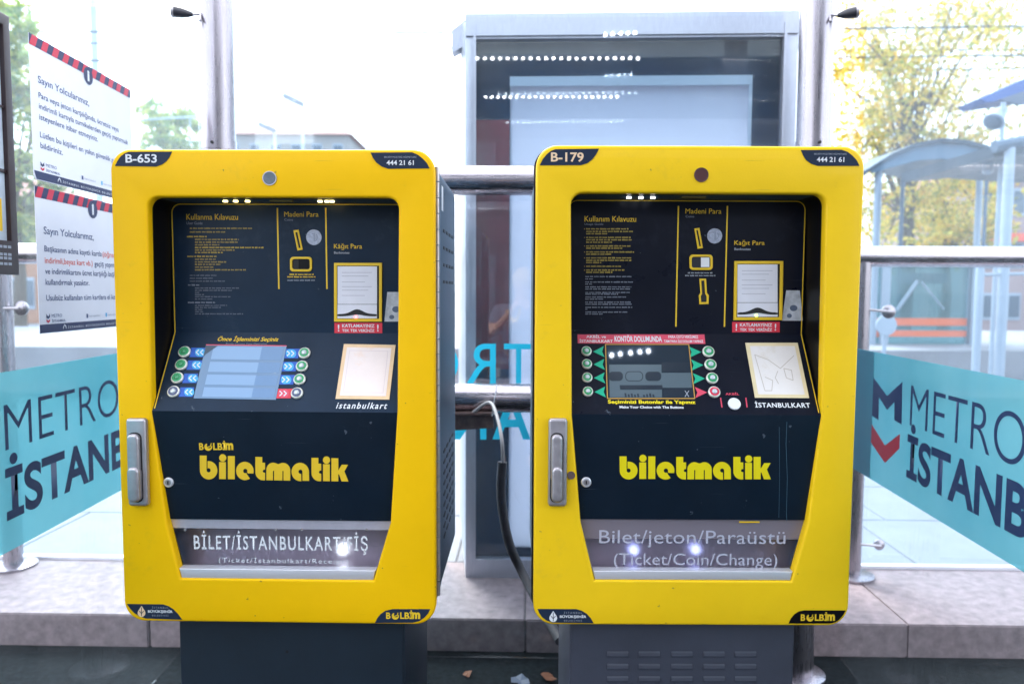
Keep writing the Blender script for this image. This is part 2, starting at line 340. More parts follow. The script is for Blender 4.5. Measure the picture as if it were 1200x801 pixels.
# ------------------------------------------------------------------ the two ticket machines
LEFT = dict(
    id='L', O=(0, 1.80, 0), yaw=R(-1.0), cx=323, ytop=174.8, ybot=729.5, xl=(137, 510), ym=452, paint=YEL, panel=NAVY, door=NAVYD, ped=PED,
    open_=[(173.5, 'T'), (467.5, 'T')], otop=231, o_l=[(173, 260), (177.5, 485), (195, 612), (211.5, 678)], o_r=[(467.3, 260), (465.5, 480), (457.5, 612), (437.5, 679)], hatch_y=(612.5, 668, 679),
    con_y=(389.5, 484))
RIGHT = dict(
    id='R', O=(0, 1.78, 0), yaw=0.0, cx=820, ytop=170.6, ybot=732.4, xl=(626.6, 1004.2), ym=452, paint=YEL2, panel=BLKN, door=NAVYD, ped=PED2,
    otop=226.5, o_l=[(669, 256), (670.3, 486), (680.5, 611), (697, 680)], o_r=[(967.7, 256), (963, 486), (947, 612), (927.5, 680)], hatch_y=(611.5, 670, 680),
    con_y=(391, 485))
DEP = 0.12

def build_machine(c, label, group):
    U = Vector((math.cos(c['yaw']), math.sin(c['yaw']), 0))
    Fs = Surf(c['O'], U)                                   # front plane of the yellow door
    u0 = Fs.uv(c['xl'][0], c['ym'])[0]; u1 = Fs.uv(c['xl'][1], c['ym'])[0]
    zt = Fs.uv(c['cx'], c['ytop'])[1]; zb = Fs.uv(c['cx'], c['ybot'])[1]; um = (u0 + u1) / 2
    root = thing('ticket_machine', label, 'ticket machine', tuple(Fs.at(um, 0, -0.25)), c['yaw'], group)
    Pn = Fs.back(DEP)
    # opening outline, made symmetric about the machine's centre line
    ol = ppoly(Fs, c['o_l']); orr = ppoly(Fs, c['o_r']); zo = Fs.uv(c['cx'], c['otop'])[1]
    rr = 0.028
    path = []
    x0, x1 = ol[0][0], orr[0][0]
    for k in range(9): a = R(180 - 90 * k / 8); path.append((x0 + rr + rr * math.cos(a), zo - rr + rr * math.sin(a)))
    for k in range(9): a = R(90 - 90 * k / 8); path.append((x1 - rr + rr * math.cos(a), zo - rr + rr * math.sin(a)))
    zbot = (ol[3][1] + orr[3][1]) / 2
    opening = path + [orr[1], orr[2], (orr[3][0], zbot)] + [(ol[3][0], zbot), ol[2], ol[1]]
    outer = rrect(u0, zb, u1, zt, 0.052, 10)
    link('front_frame', curve_plate(Fs, [outer, opening], -0.03, 0.0, 0.0065, 3), c['paint'], root)
    # cabinet behind the door: sheet-metal shell
    cab = link('cabinet', curve_plate(Fs, [rrect(u0 + .004, zb + .004, u1 - .004, zt - .004, 0.050, 10)], -0.56, -0.15, 0.004), CAB, root)
    link('cabinet_collar', curve_plate(Fs, [rrect(u0 + .003, zb + .003, u1 - .003, zt - .003, 0.050, 10), [(p[0] + (0.006 if p[0] > um else -0.006), p[1]) for p in opening]], -0.15, -0.034, 0.001), CAB, root)
    link('gasket', curve_plate(Fs, [rrect(u0 - .0045 if c['id'] == 'R' else u0 - .001, zb + .01, u1 - .002, zt + .001, 0.052, 10), [(p[0] + (0.004 if p[0] > um else -0.004), p[1]) for p in opening]], -0.038, -0.0305, 0.001), BLACK, root)
    # hinge on the right edge
    def hinge(b):
        z = zb + 0.06
        while z < zt - 0.07:
            add_tube(b, [Fs.at(u1 + 0.0015, z, -0.040), Fs.at(u1 + 0.0015, z + 0.036, -0.040)], 0.0055, 10); z += 0.0385
    link('hinge', mk(hinge), HANDLE, root)
    # vent slots in the right cabinet side
    side = Surf(Fs.at(u1 - 0.0038, 0, 0), -Fs.N, (0, 0, 1))
    vs = mk(lambda b: add_prism(b, Surf((0, 0, 0), (1, 0, 0), (0, 1, 0)), rrect(-.022, -.0042, .022, .0042, .004, 3), -0.001, 0.0012))
    vs.materials.append(DARKG)
    rows = [zt - 0.175 - 0.046 * k for k in range(4)] + [zt - 0.78 - 0.03 * k for k in range(9)]
    for z in rows:
        for k in range(4):
            o = bpy.data.objects.new('vent_slot', vs); COL.objects.link(o); o.parent = root
            o.matrix_basis = rootm(root).inverted() @ side.mtx(0.24 + 0.075 * k, z, 0)
    if c['id'] == 'L': link('side_sticker', flat(side, [[(0.175, zt - .125), (0.215, zt - .125), (0.215, zt - .06), (0.175, zt - .06)]]), WHITE, root)
    # pedestal
    if c['id'] == 'L': pa, pb = Fs.back(0.07).uv(211, 760)[0], Fs.back(0.07).uv(475, 760)[0]
    else: pa, pb = Fs.back(0.07).uv(667.5, 760)[0], Fs.back(0.07).uv(930, 760)[0]
    pd = link('pedestal', curve_plate(Fs, [rrect(pa, 0.0, pb, zb + 0.003, 0.004, 2)], -0.50, -0.07, 0.002), c['ped'], root)
    dg = Fs.back(0.07)
    link('pedestal_door', prism(dg, [(pa + .006, .02), (pb - .006, .02), (pb - .006, zb - .004), (pa + .006, zb - .004)], 0.0, 0.004), c['ped'], root)
    if c['id'] == 'R':
        for cx_ in (723.5, 760.5, 798.5, 836, 873):
            for cy_ in (765, 779.5, 794, 808, 822):
                u, v = dg.uv(cx_, cy_)
                def louver(b, u=u, v=v):
                    w2 = 0.027
                    pr = [(v - .008, 0.0038), (v - .008, 0.0065), (v - .003, 0.0078), (v + .004, 0.0065), (v + .008, 0.0038)]
                    A = [b.verts.new(dg.at(u - w2, p[0], p[1])) for p in pr]; B = [b.verts.new(dg.at(u + w2, p[0], p[1])) for p in pr]
                    b.faces.new(A); b.faces.new(B[::-1])
                    for i in range(5): b.faces.new((A[i], B[i], B[(i + 1) % 5], A[(i + 1) % 5]))
                link('louvre', mk(louver), c['ped'], pd)
    else:
        u, v = dg.uv(337, 762); link('screw_hole', flat(dg, [circ(u, v, .004)], 0.0045), DARKG, pd)

    # recess: side walls, ceiling, upper panel, console, door
    zc0 = Pn.uv(c['cx'], c['con_y'][0])[1]; zc1 = (ol[1][1] + orr[1][1]) / 2
    zd1 = (ol[2][1] + orr[2][1]) / 2
    def recess(b):
        pts = [(ol[1][0] , zc1)] + [(p[0], p[1]) for p in path] + [(orr[1][0], zc1)]
        for (a, b2) in zip(pts, pts[1:]):
            da, db = -0.028, -DEP - 0.004
            b.faces.new([b.verts.new(Fs.at(a[0] - (0.001 if a[0] < um else -0.001), a[1] + .001, da)), b.verts.new(Fs.at(b2[0] - (0.001 if b2[0] < um else -0.001), b2[1] + .001, da)),
                         b.verts.new(Fs.at(b2[0] - (0.001 if b2[0] < um else -0.001), b2[1] + .001, db)), b.verts.new(Fs.at(a[0] - (0.001 if a[0] < um else -0.001), a[1] + .001, db))])
    link('recess_wall', mk(recess), BLACK, root)
    link('display_panel', prism(Pn, [(x0 - .0, zc0), (x1 + .0, zc0), (x1 + .0, zo), (x0 - .0, zo)], -0.006, 0), c['panel'], root)
    # console plane from (zc0, depth DEP) to (zc1, depth .004)
    A = Fs.at(um, zc1, -0.004); B = Fs.at(um, zc0, -DEP); Cs = Surf(A, Fs.U, (B - A))
    cl = (B - A).length
    wl, wr = x0 - um, x1 - um; wl2, wr2 = ol[1][0] - um, orr[1][0] - um
    con = link('console', prism(Cs, [(wl2, 0), (wr2, 0), (wr, cl), (wl, cl)], -0.006, 0), c['panel'], root)
    # lower door, tilting back a little towards the hatch
    Dt = Fs.at(um, zc1, -0.004); Db = Fs.at(um, zd1, -0.022); Ds = Surf(Db, Fs.U, (Dt - Db)); dl = (Dt - Db).length
    a3, b3 = ol[2][0] - um, orr[2][0] - um
    door = link('lower_door', prism(Ds, [(a3 - .004, 0.0), (b3 + .004, 0.0), (wr2 + .002, dl), (wl2 - .002, dl)], -0.008, 0), c['door'], root)
    # ticket hatch
    zh = Fs.uv(c['cx'], c['hatch_y'][1])[1]; zl = Fs.uv(c['cx'], c['hatch_y'][2])[1]
    a4, b4 = ol[3][0] - um, orr[3][0] - um
    Ht = Fs.at(um, zd1 - .002, -0.030); Hb = Fs.at(um, zh, -0.030); Hs = Surf(Hb, Fs.U, (Ht - Hb)); hl = (Ht - Hb).length
    pl = 0.25 if c['id'] == 'L' else 0.0
    link('hatch_back', prism(Hs.back(0.05), [(a4 - .04, -.01), (b4 + .04, -.01), (b3 + .05, hl + .01), (a3 - .05, hl + .01)], -0.004, 0), STEELP, root)
    def htray(b):
        add_box(b, (0, 0, 0), (1, 1, 1), None)
    link('hatch_tray', mk(lambda b: b.faces.new([b.verts.new(p) for p in (Fs.at(um + a4 - .03, zh + .001, -.03), Fs.at(um + b4 + .03, zh + .001, -.03), Fs.at(um + b4 + .03, zh + .003, -.085), Fs.at(um + a4 - .03, zh + .003, -.085))])), STEELP, root)
    strip_h = hl * (0.19 if c['id'] == 'L' else 0.40)
    flap = link('hatch_flap', prism(Hs, [(a4 - .004, .002), (b4 + .004, .002), (b3 + .004, hl), (a3 - .004, hl)], -0.002, 0), MATS['flap_acrylic'], root)
    link('hatch_rail', prism(Hs, [(a3 - .003 + (a4 - a3) * strip_h / hl, hl - strip_h), (b3 + .003 + (b4 - b3) * strip_h / hl, hl - strip_h), (b3 + .003, hl), (a3 - .003, hl)], 0.0012, 0.0035 if c['id'] == 'L' else 0.002), MATS['hatch_strip'] if c['id'] == 'L' else MATS['flap_frost'], root)
    if c['id'] == 'L':
        for px in (218, 324, 354, 430): u, v = Hs.uv(px, 619.5); link('rivet', mk(lambda b: add_tube(b, [Hs.at(u, v, 0.003), Hs.at(u, v, 0.006)], 0.0035, 12)), HANDLE, root)
    link('hatch_lip', curve_plate(Fs, [[(um + a4 - (zh - zl) * .2, zh + .001), (um + a4 + .001, zl), (um + b4 - .001, zl), (um + b4 + (zh - zl) * .2, zh + .001)]], -0.032, -0.004, 0.003), STEELB, root)
    lamps = [(397, 650)] if c['id'] == 'L' else [(746, 651), (820, 650)]
    for (px, py) in lamps:
        u, v = Hs.uv(px, py)
        lp = link('hatch_lamp', mk(lambda b: add_tube(b, [Hs.at(u, v, -0.046), Hs.at(u, v, -0.040)], 0.011, 14)), MATS['led_warm'] if c['id'] == 'L' else MATS['led_blue'], root)
    # trim line on panel and console
    tw = 0.0028 if c['id'] == 'L' else 0.0024
    if c['id'] == 'L': tl = [(203, 388.5), (199.5, 300), (198.7, 246)]; tt = 236.2
    else: tl = [(670 + 1.5, 389), (671, 300), (671, 250)]; tt = 233.8
    ins = 0.0035
    e0, e1, ztr = x0 + ins, x1 - ins, zo - ins
    tpath = [(e0, zc0)] + [(e0 + .022 + .022 * math.cos(R(180 - 15 * k)), ztr - .022 + .022 * math.sin(R(180 - 15 * k))) for k in range(7)] + [(e1 - .022 + .022 * math.cos(R(90 - 15 * k)), ztr - .022 + .022 * math.sin(R(90 - 15 * k))) for k in range(7)] + [(e1, zc0)]
    link('trim_line', flat(Pn, ribbon_quads(tpath, tw), .0012), YPRINT, root)
    if c['id'] == 'L': k0 = e0 - um; q = (wl2 + .0045, .006); pts = [(k0, cl), q]; pts2 = [(-k0, cl), (-q[0], q[1])]
    else: k0 = e1 - um; q = (wr2 - .0045, .006); pts = [(k0, cl), q]; pts2 = [(-k0, cl), (-q[0], q[1])]
    link('trim_line', flat(Cs, [ribbon(pts, tw)], .0008), YPRINT, root); link('trim_line', flat(Cs, [ribbon(pts2, tw)], .0008), YPRINT, root)
    return dict(root=root, F=Fs, P=Pn, C=Cs, D=Ds, H=Hs, um=um, zt=zt, zo=zo, u0=u0, u1=u1)

m = mat('flap_acrylic', (0.80, 0.78, 0.84), 0.72, trans=1.0, spec=.3); m.node_tree.nodes['Principled BSDF'].inputs['IOR'].default_value = 1.2; m = mat('flap_frost', (0.30, 0.26, 0.31), 0.35, alpha=0.6)
mat('hatch_strip', (0.62, 0.60, 0.70), 0.35, 0.5, var=0.1, vscale=30)
mat('led_warm', (1, 0.95, 0.8), emis=1.1, emc=(0.85, 0.95, 1.0)); mat('led_blue', (0.8, 0.8, 1), emis=0.7, emc=(0.42, 0.50, 1.0))
mat('led_amber', (1, 0.9, 0.5), emis=2.5, emc=(1.0, 0.80, 0.30)); mat('led_white', (1, 1, 1), emis=2.5, emc=(0.95, 0.97, 1.0))
mat('screen_glass_left', (0.05, 0.12, 0.24), 0.15, emis=0.03, emc=(0.25, 0.55, 0.85), coat=0.6)
mat('screen_glass_right', (0.012, 0.02, 0.035), 0.03, emis=0.006, emc=(0.55, 0.75, 0.9))
mat('screen_tile', (0.06, 0.14, 0.28), 0.2, emis=0.04, emc=(0.36, 0.62, 1.0)); mat('screen_tile_bright', (0.07, 0.15, 0.28), 0.2, emis=0.075, emc=(0.42, 0.66, 1.0)); mat('screen_tile_dark', (0.02, 0.03, 0.045), 0.2)
mat('screen_tile_grey', (0.035, 0.055, 0.075), 0.2, emis=0.022, emc=(0.55, 0.78, 0.95))
mat('card_print', (0.92, 0.80, 0.76), 0.4, var=0.06, vscale=10, dirt=(0.90, 0.66, 0.50)); mat('card_print_plain', (0.80, 0.76, 0.74), 0.4, var=0.05, vscale=10, dirt=(0.66, 0.58, 0.48))
mat('card_orange', (0.88, 0.62, 0.36), 0.4, var=0.15, vscale=12); mat('card_beige', (0.80, 0.68, 0.42), 0.4, var=0.1, vscale=12)
mat('button_cap', (0.60, 0.66, 0.70), 0.3, 0.4, var=0.1, vscale=200); mat('button_ring', (0.80, 0.80, 0.72), 0.35, 0.3)
mat('lens_brown', (0.09, 0.03, 0.03), 0.12, coat=1.0); mat('lens_grey', (0.12, 0.15, 0.19), 0.2, coat=0.5, var=0.2, vscale=90)
mat('banknote', (0.52, 0.55, 0.60), 0.5, var=0.35, vscale=45); mat('banknote_ink', (0.10, 0.13, 0.20), 0.5)

def common(M, c):
    """things the two machines share, given by their own positions"""
    F_, P_, C_, D_, root, id_ = M['F'], M['P'], M['C'], M['D'], M['root'], c['id']
    L = id_ == 'L'
    # corner plates with their lettering
    plates = [
        [(135, 194.5), (138, 188.5), (142, 183), (146.5, 179.8), (151, 178), (201.8, 177.8), (198.5, 184.5), (195, 189), (190, 192.8), (183, 195.3)],
        [(434.4, 179), (483, 178.6), (490, 181.6), (496, 186.5), (500.5, 191.5), (503.5, 197.4), (455, 197.8), (447.5, 195.3), (441, 190.5), (437, 185)],
        [(149, 707), (191, 707.5), (197.5, 709.6), (203, 713), (208.5, 718.6), (213.5, 725.3), (171, 723.9), (163.5, 721.3), (157.5, 717.4), (153, 712.6)],
        [(439.4, 729), (442.2, 723.6), (446, 718.8), (451.5, 715), (460, 713), (504.4, 713), (501.5, 718.4), (497, 723.2), (491.5, 727), (484, 728.8)]] if L else [
        [(632.5, 193.8), (636, 186.6), (640.6, 181), (645.5, 177), (651, 175), (701.9, 174.4), (698.6, 181), (694, 187), (688.5, 191.2), (681, 193.6)],
        [(938.5, 176), (986, 175.6), (993, 178), (999, 182.6), (1003.8, 188), (1007, 194.5), (958, 194.4), (950.5, 192), (944.5, 187.5), (941, 182)],
        [(629.8, 712.8), (675, 713), (682, 715), (687.6, 718.6), (692, 723.4), (695.6, 729.5), (647.5, 728.8), (640.5, 726.4), (635.3, 722.4), (632, 717.8)],
        [(924, 729.8), (927, 723.6), (931.2, 718.8), (936, 715.8), (942.5, 714.4), (990.6, 714.6), (987.8, 720), (983.6, 725), (978.6, 728.4), (972, 729.8)]]
    P = [link('corner_plate', prism(F_, ppoly(F_, p), 0.0, 0.0012), PLATE if i != 3 or L else BLACK, root) for i, p in enumerate(plates)]
    G = Surf(F_.O + F_.N * 0.0012, F_.U)
    if L:
        ptext(G, 'B-653', 147.2, 180.6, 184, 190.9, WHITE, P[0], bold=.022); ptext(G, '444 21 61', 453, 187.8, 485, 193.6, WHITE, P[1], bold=.022)
        ptext(G, 'BELBİM MÜŞTERİ HİZMETLERİ', 450.3, 182.6, 488, 185.6, GREYP, P[1])
        dx, dy, bx, by = 166, 716, 452.5, 716.8; sx = (173.5, 202.5)
    else:
        ptext(G, 'B-179', 645.6, 178.6, 684, 189.8, PEACH, P[0], bold=.022); ptext(G, '444 21 61', 957, 184, 989.3, 190, WHITE, P[1], bold=.022)
        ptext(G, 'BELBİM MÜŞTERİ HİZMETLERİ', 954, 179, 992, 182, GREYP, P[1])
        dx, dy, bx, by = 648.3, 722, 938.3, 719; sx = (656, 687)
    # municipal emblem: a drop with leaf veins
    e = [(dx, dy - 7)] + [(dx + 4.6 * math.sin(R(a)), dy + 1.5 - 4.6 * math.cos(R(a))) for a in range(60, 301, 20)]
    link('emblem', flat(G, [ppoly(G, e)]), PEACH if L else WHITE, P[2]); 
    link('emblem_vein', flat(G, [ppoly(G, q) for q in stroke([(dx, dy - 5), (dx, dy + 5)], .8) + stroke([(dx - 2.6, dy - 1), (dx, dy + 2.2), (dx + 2.6, dy - 1)], .7)], .0009), PLATE, P[2])
    ptext(G, 'İSTANBUL', sx[0] + 5, dy - 6.5, sx[1] - 5, dy - 3.6, GREYP, P[2], spacing=1.5); ptext(G, 'BÜYÜKŞEHİR', sx[0], dy - 2.6, sx[1], dy + 2.0, WHITE, P[2], bold=.03); ptext(G, 'BELEDİYESİ', sx[0] + 5, dy + 3, sx[1] - 5, dy + 5.4, GREYP, P[2], spacing=1.4)
    belbim(G, bx, by, 40, 7.6, YPRINT, P[3])
    # lens
    lx, ly = (316, 209) if L else (821.7, 205); u, v = F_.uv(lx, ly)
    ln = link('lens', mk(lambda b: add_tube(b, [F_.at(u, v, 0), F_.at(u, v, .0014)], .0158, 32)), MATS['lens_grey' if L else 'lens_brown'], root)
    link('lens_ring', curve_plate(F_, [circ(u, v, .0172, 36), circ(u, v, .0150, 36)], 0.0, .0022, .0005), HANDLE if L else MATS['lens_brown'], ln)
    # handle: dished plate, lever, paddle
    hx0, hx1, hy0, hy1 = (153, 175.8, 488.8, 590.5) if L else (642.2, 664, 488.8, 591)
    a, b, z0, z1 = box_uv(F_, hx0, hy0, hx1, hy1); w_ = b - a
    h = link('handle', curve_plate(F_, [rrect(a, z0, b, z1, .008, 5)], 0, .018, .006, 3), HANDLE, root)
    link('handle_cutout', prism(F_, rrect(a + w_ * .10, z0 + .010, a + w_ * .80, z1 - .034, .014, 6), .0172, .0186), DARKG, h)
    link('lever', curve_plate(F_, [rrect(a + w_ * .13, z0 + .06, a + w_ * .74, z1 - .037, .0125, 6)], .014, .030, .006, 3), HANDLE, h)
    link('paddle', curve_plate(F_, [rrect(a + w_ * .16, z0 + .014, a + w_ * .76, z0 + .10, .0125, 6)], .014, .036, .006, 3), HANDLE, h)
    # lock
    lx, ly = (198, 564.5) if L else (686.8, 564.2); u, v = D_.uv(lx, ly)
    k = link('lock', mk(lambda b: add_tube(b, [D_.at(u, v, 0), D_.at(u, v, .004), D_.at(u, v, .0055)], [.0125, .0125, .0105], 24)), STEELB, root)
    link('keyhole', flat(D_, [ppoly(D_, rrect(lx - .8, ly - 2.2, lx + .8, ly + 2.2, .7, 3))] + [], .0058), DARKG, k)
    link('lock_core', mk(lambda b: add_tube(b, [D_.at(u, v, .0054), D_.at(u, v, .0057)], .0072, 18)), HANDLE, k)
    # logotype
    pts = []
    for pg in LOGO:
        if L: pts.append([D_.uv(234.2 + (x - 38) / 6.316 * .982, 533.2 + (y - 58) / 6.316 * 1.03 + (x - 38) / 6.316 * .0155) for x, y in pg])
        else: pts.append([D_.uv(720 + x / 6.316, 525 + y / 6.316) for x, y in pg])
    link('logotype', flat(D_, pts), YPRINT if L else mat('lemon_print', (0.86, 0.70, 0.0), 0.5), M['door'] if 'door' in M else root)
    # recess lamps
    zc = M['zo']
    for px in ((264, 276, 290, 375, 383, 389) if L else (737, 751, 765)):
        q = F_.back(.07 if L else .075); u = q.uv(px, 232)[0]
        link('recess_lamp', mk(lambda b: add_box(b, (-.0065, -.006, -.005), (.0065, .006, 0), q.mtx(u, zc - .0005, 0) @ Matrix.Rotation(R(-90), 4, 'X') @ Matrix.Rotation(R(90), 4, 'X'))) if 0 else prism(q, [(u - .0048, zc - .0035), (u + .0048, zc - .0035), (u + .0048, zc), (u - .0048, zc)], -.003, .003), MATS['led_amber' if L else 'led_white'], root)
    q = F_.back(.06); px = 330 if L else 813; u = q.uv(px, 229)[0]
    link('speaker_grille', prism(q, [(u - .028, zc - .004), (u + .028, zc - .004), (u + .028, zc), (u - .028, zc)], -.008, .008), mat('grille_bronze', (.25, .19, .05), .5), root)

def belbim(S, x, y, wd, ht, m, parent):
    """B, crescent-shaped E, LBİM"""
    ptext(S, 'B', x, y, x + wd * .13, y + ht, m, parent, bold=.03)
    ptext(S, 'LBİ', x + wd * .41, y, x + wd * .735, y + ht, m, parent, bold=.03, fit='LBI')
    ptext(S, 'm', x + wd * .76, y, x + wd, y + ht, m, parent, bold=.05)
    cx, cy, r = x + wd * .27, y + ht * .55, ht * .56
    pts = [(cx + r * math.cos(R(a)), cy + r * math.sin(R(a))) for a in range(-20, 241, 20)] + [(cx + r * .20 + r * .62 * math.cos(R(a)), cy - r * .28 + r * .62 * math.sin(R(a))) for a in range(220, -11, -23)]
    link('crescent_mark', flat(S, [ppoly(S, pts)], .0009), m, parent)
    link('crescent_bar', flat(S, [ppoly(S, q) for q in stroke([(cx - r * .2, cy + .1), (cx + r * .5, cy - r * .1), (cx + r * .75, cy - r * .9)], ht * .13)], .0011), m, parent)

def frame_of(S, outer, inner, w0, w1, m, parent, name, bev=.0008):
    return link(name, curve_plate(S, [ppoly(S, outer), ppoly(S, inner)], w0, w1, bev), m, parent)
def words(S, rows, m, parent, seedv, h=1.9, name='small_print'):
    """rows of print too small to read: word-length dashes"""
    rd = random.Random(seedv); polys = []
    for y, xa, xb in rows:
        x = xa
        while x < xb - .8:
            wl = min(rd.uniform(2.2, 7.5), xb - x)
            ph = h * rd.uniform(.75, 1.0)
            n = max(1, int(wl / 1.15)); 
            for k in range(n):
                xx = x + k * wl / n; a = rd.uniform(.55, 1.0)
                polys.append(ppoly(S, [(xx, y - ph / 2 * a), (xx + wl / n * .74, y - ph / 2 * a), (xx + wl / n * .74, y + ph / 2), (xx, y + ph / 2)]))
            x += wl + .9
    return link(name, flat(S, polys), m, parent)

GR = 'ticket machines mounted side by side in the shelter'
# ---- left machine
ML = build_machine(LEFT, 'yellow framed ticket machine with plate B-653 and a lit pale blue screen', GR)
common(ML, LEFT); r = ML['root']; P_, C_, D_, H_ = ML['P'], ML['C'], ML['D'], ML['H']
ptext(P_, 'Kullanma Kılavuzu', 218.6, 250.8, 279, 257.6, YPRINT, r, bold=0); ptext(P_, 'User Guide', 218.8, 259.8, 237.5, 263, DIMW, r)
z6 = lambda y, a, b: (220 + y / 4.447, 190 + a / 4.447, 190 + b / 4.447)
words(P_, [z6(*q) for q in ((211, 145, 470), (230, 145, 330), (269, 172, 400), (283, 172, 395), (297, 172, 300), (324, 172, 380), (372, 172, 285), (386, 172, 335), (399, 172, 305), (413, 172, 268), (427, 172, 438))], DIMY, r, 1)
words(P_, [z6(*q) for q in ((254, 130, 235), (311, 172, 530), (337, 172, 318), (357, 132, 285))], mat('mid_yellow_print', (.55, .38, .04), .5), r, 2)
words(P_, [z6(*q) for q in ((456, 145, 285), (471, 145, 265), (486, 145, 328), (522, 172, 408), (534, 172, 365), (545, 172, 195), (556, 172, 220), (567, 172, 358), (579, 172, 270), (612, 172, 340), (623, 172, 308), (634, 172, 215), (645, 172, 215), (656, 172, 424))], mat('dim_print', (.13, .15, .2), .5), r, 3, h=1.5)
words(P_, [z6(*q) for q in ((506, 135, 195), (597, 135, 285))], DIMW, r, 4)
def vline(S, x0, y0, x1, y1, wpx, m, r): link('divider_line', flat(S, [ppoly(S, [(x0 - wpx / 2, y0), (x0 + wpx / 2, y0), (x1 + wpx / 2, y1), (x1 - wpx / 2, y1)])]), m, r)
vline(P_, 325.1, 243.6, 326.9, 338.5, 1.7, YPRINT, r); vline(P_, 381.8, 243.6, 383.2, 338.5, 1.7, YPRINT, r)
ptext(P_, 'Madeni Para', 333.2, 248, 373.3, 254, YPRINT, r, bold=0); ptext(P_, 'Coins', 333.4, 256, 343.5, 258.8, DIMW, r)
def coin_slot(S, outer, inner, r):
    f = frame_of(S, outer, inner, 0, .0025, YPRINT, r, 'coin_slot'); link('slot_gap', flat(S, [ppoly(S, inner)], .0004), DARKG, f)
coin_slot(P_, [(344, 270), (350.2, 269), (355, 292.5), (348.8, 293.7)], [(346.4, 272.4), (348.6, 272), (352.6, 290.2), (350.4, 290.7)], r)
def coin_icon(S, x, y, rx, r):
    u, v = S.uv(x, y); q = S.uv(x + rx, y)[0] - u
    o = link('coin_disc', mk(lambda b: add_tube(b, [S.at(u, v, 0), S.at(u, v, .001)], q, 32)), COIN, r)
    link('coin_relief', flat(S, [ribbon([(u - q * .25, v + q * .45), (u + q * .05, v + q * .55), (u + q * .05, v - q * .5)], q * .14), ribbon([(u + q * .5 * math.cos(a / 3), v + q * .5 * math.sin(a / 3)) for a in range(-4, 4)], q * .09)], .0014), mat('coin_ink', (.24, .27, .36), .5), o)
coin_icon(P_, 367.9, 278, 9, r)
def px_rrect(S, x0, y0, x1, y1, rp): return ppoly(S, rrect(x0, y0, x1, y1, rp, 5))
def tray(S, x0, y0, x1, y1, r, white):
    f = link('return_tray', curve_plate(S, [px_rrect(S, x0, y0, x1, y1, 4), px_rrect(S, x0 + 2.6, y0 + 2.6, x1 - 2.6, y1 - 2.6, 2.6)], 0, .004, .001), YPRINT, r)
    link('tray_window', flat(S, [px_rrect(S, x0 + 2.4, y0 + 2.4, x1 - 2.4, y1 - 2.4, 2.6)], .0005), mat('tray_dark', (.02, .022, .03), .3) if white else DARKG, f)
    xm = (x0 + x1) / 2; 
    link('tray_flap', prism(S, ppoly(S, [(xm - 3 if not white else xm, y0 + 3.4), (x1 - 3.8, y0 + 3.4), (x1 - 3.8, y1 - 3.4), (xm - 3 if not white else xm, y1 - 3.4)]), .0006, .0015), WHITE if white else BLACK, f)
tray(P_, 340.2, 300.9, 366, 318.2, r, False)
words(P_, [(321.4, 339.5, 368), (324.3, 337, 370)], YPRINT, r, 5, h=1.7); words(P_, [(328.3, 337, 370)], GREYP, r, 6, h=1.5)
ptext(P_, 'Kâğıt Para', 391.4, 285.2, 424.3, 292.8, YPRINT, r, bold=0); ptext(P_, 'Banknotes', 391.5, 294.6, 409.5, 297.4, GREYP, r, bold=.02)
def bill(S, x0, y0, x1, y1, r, ledm, sk=0):
    O = [(x0, y0), (x1, y0), (x1 - sk, y1), (x0 - sk, y1)]; t = 3.4
    I = [(x0 + t, y0 + t), (x1 - t, y0 + t), (x1 - t - sk, y1 - t), (x0 + t - sk, y1 - t)]
    f = frame_of(S, O, I, 0, .005, YPRINT, r, 'bill_acceptor')
    link('bill_slot_housing', flat(S, [ppoly(S, I)], .0004), DARKG, f)
    a, b = x0 + t + .6 - sk * .5, x1 - t - 2.6 - sk * .5; sh = y0 + (y1 - y0) * .70
    link('bill_guide', prism(S, ppoly(S, [(a, y0 + t + .6), (b, y0 + t + .6), (b, sh), (a, sh)]), .0006, .003), MACHINE_GREY, f)
    link('bill_tray', prism(S, ppoly(S, [(a, sh + .5), (b, sh + .5), (b, y1 - t - .6), (a, y1 - t - .6)]), .0006, .004), MACHINE_GREY, f)
    xm = (a + b) / 2; ys = y0 + (y1 - y0) * .855
    link('bill_mouth', flat(S, [ppoly(S, [(a, ys + 1.4)] + [(xm + k * (b - a) * .5 / 8, ys + 0.9 - 5.6 * math.exp(-(k / 3.2) ** 2)) for k in range(-7, 8)] + [(b, ys + 1.4), (b, ys + 3.2)] + [(xm + k * (b - a) * .5 / 8, ys + 3.6 - 2.0 * math.exp(-(k / 3.2) ** 2)) for k in range(7, -8, -1)] + [(a, ys + 3.2)])], .0045), DARKG, f)
    link('bill_lamp', prism(S, ppoly(S, circ(xm - 1.5, ys + 4.6, 1.5, 12)), .004, .0052), ledm, f)
    for k, yy in enumerate([.16, .22, .32, .40, .46, .55]): link('guide_line', flat(S, [ppoly(S, [(a + 5, y0 + (y1 - y0) * yy), (b - 6 - (k % 3) * 4, y0 + (y1 - y0) * yy), (b - 6 - (k % 3) * 4, y0 + (y1 - y0) * yy + .5), (a + 5, y0 + (y1 - y0) * yy + .5)])], .0034), mat('faint_line', (.42, .42, .5), .5), f)
bill(P_, 391.9, 308, 448, 376.8, r, mat('lamp_red', (1, .1, .1), emis=2.0, emc=(1, .08, .08)))
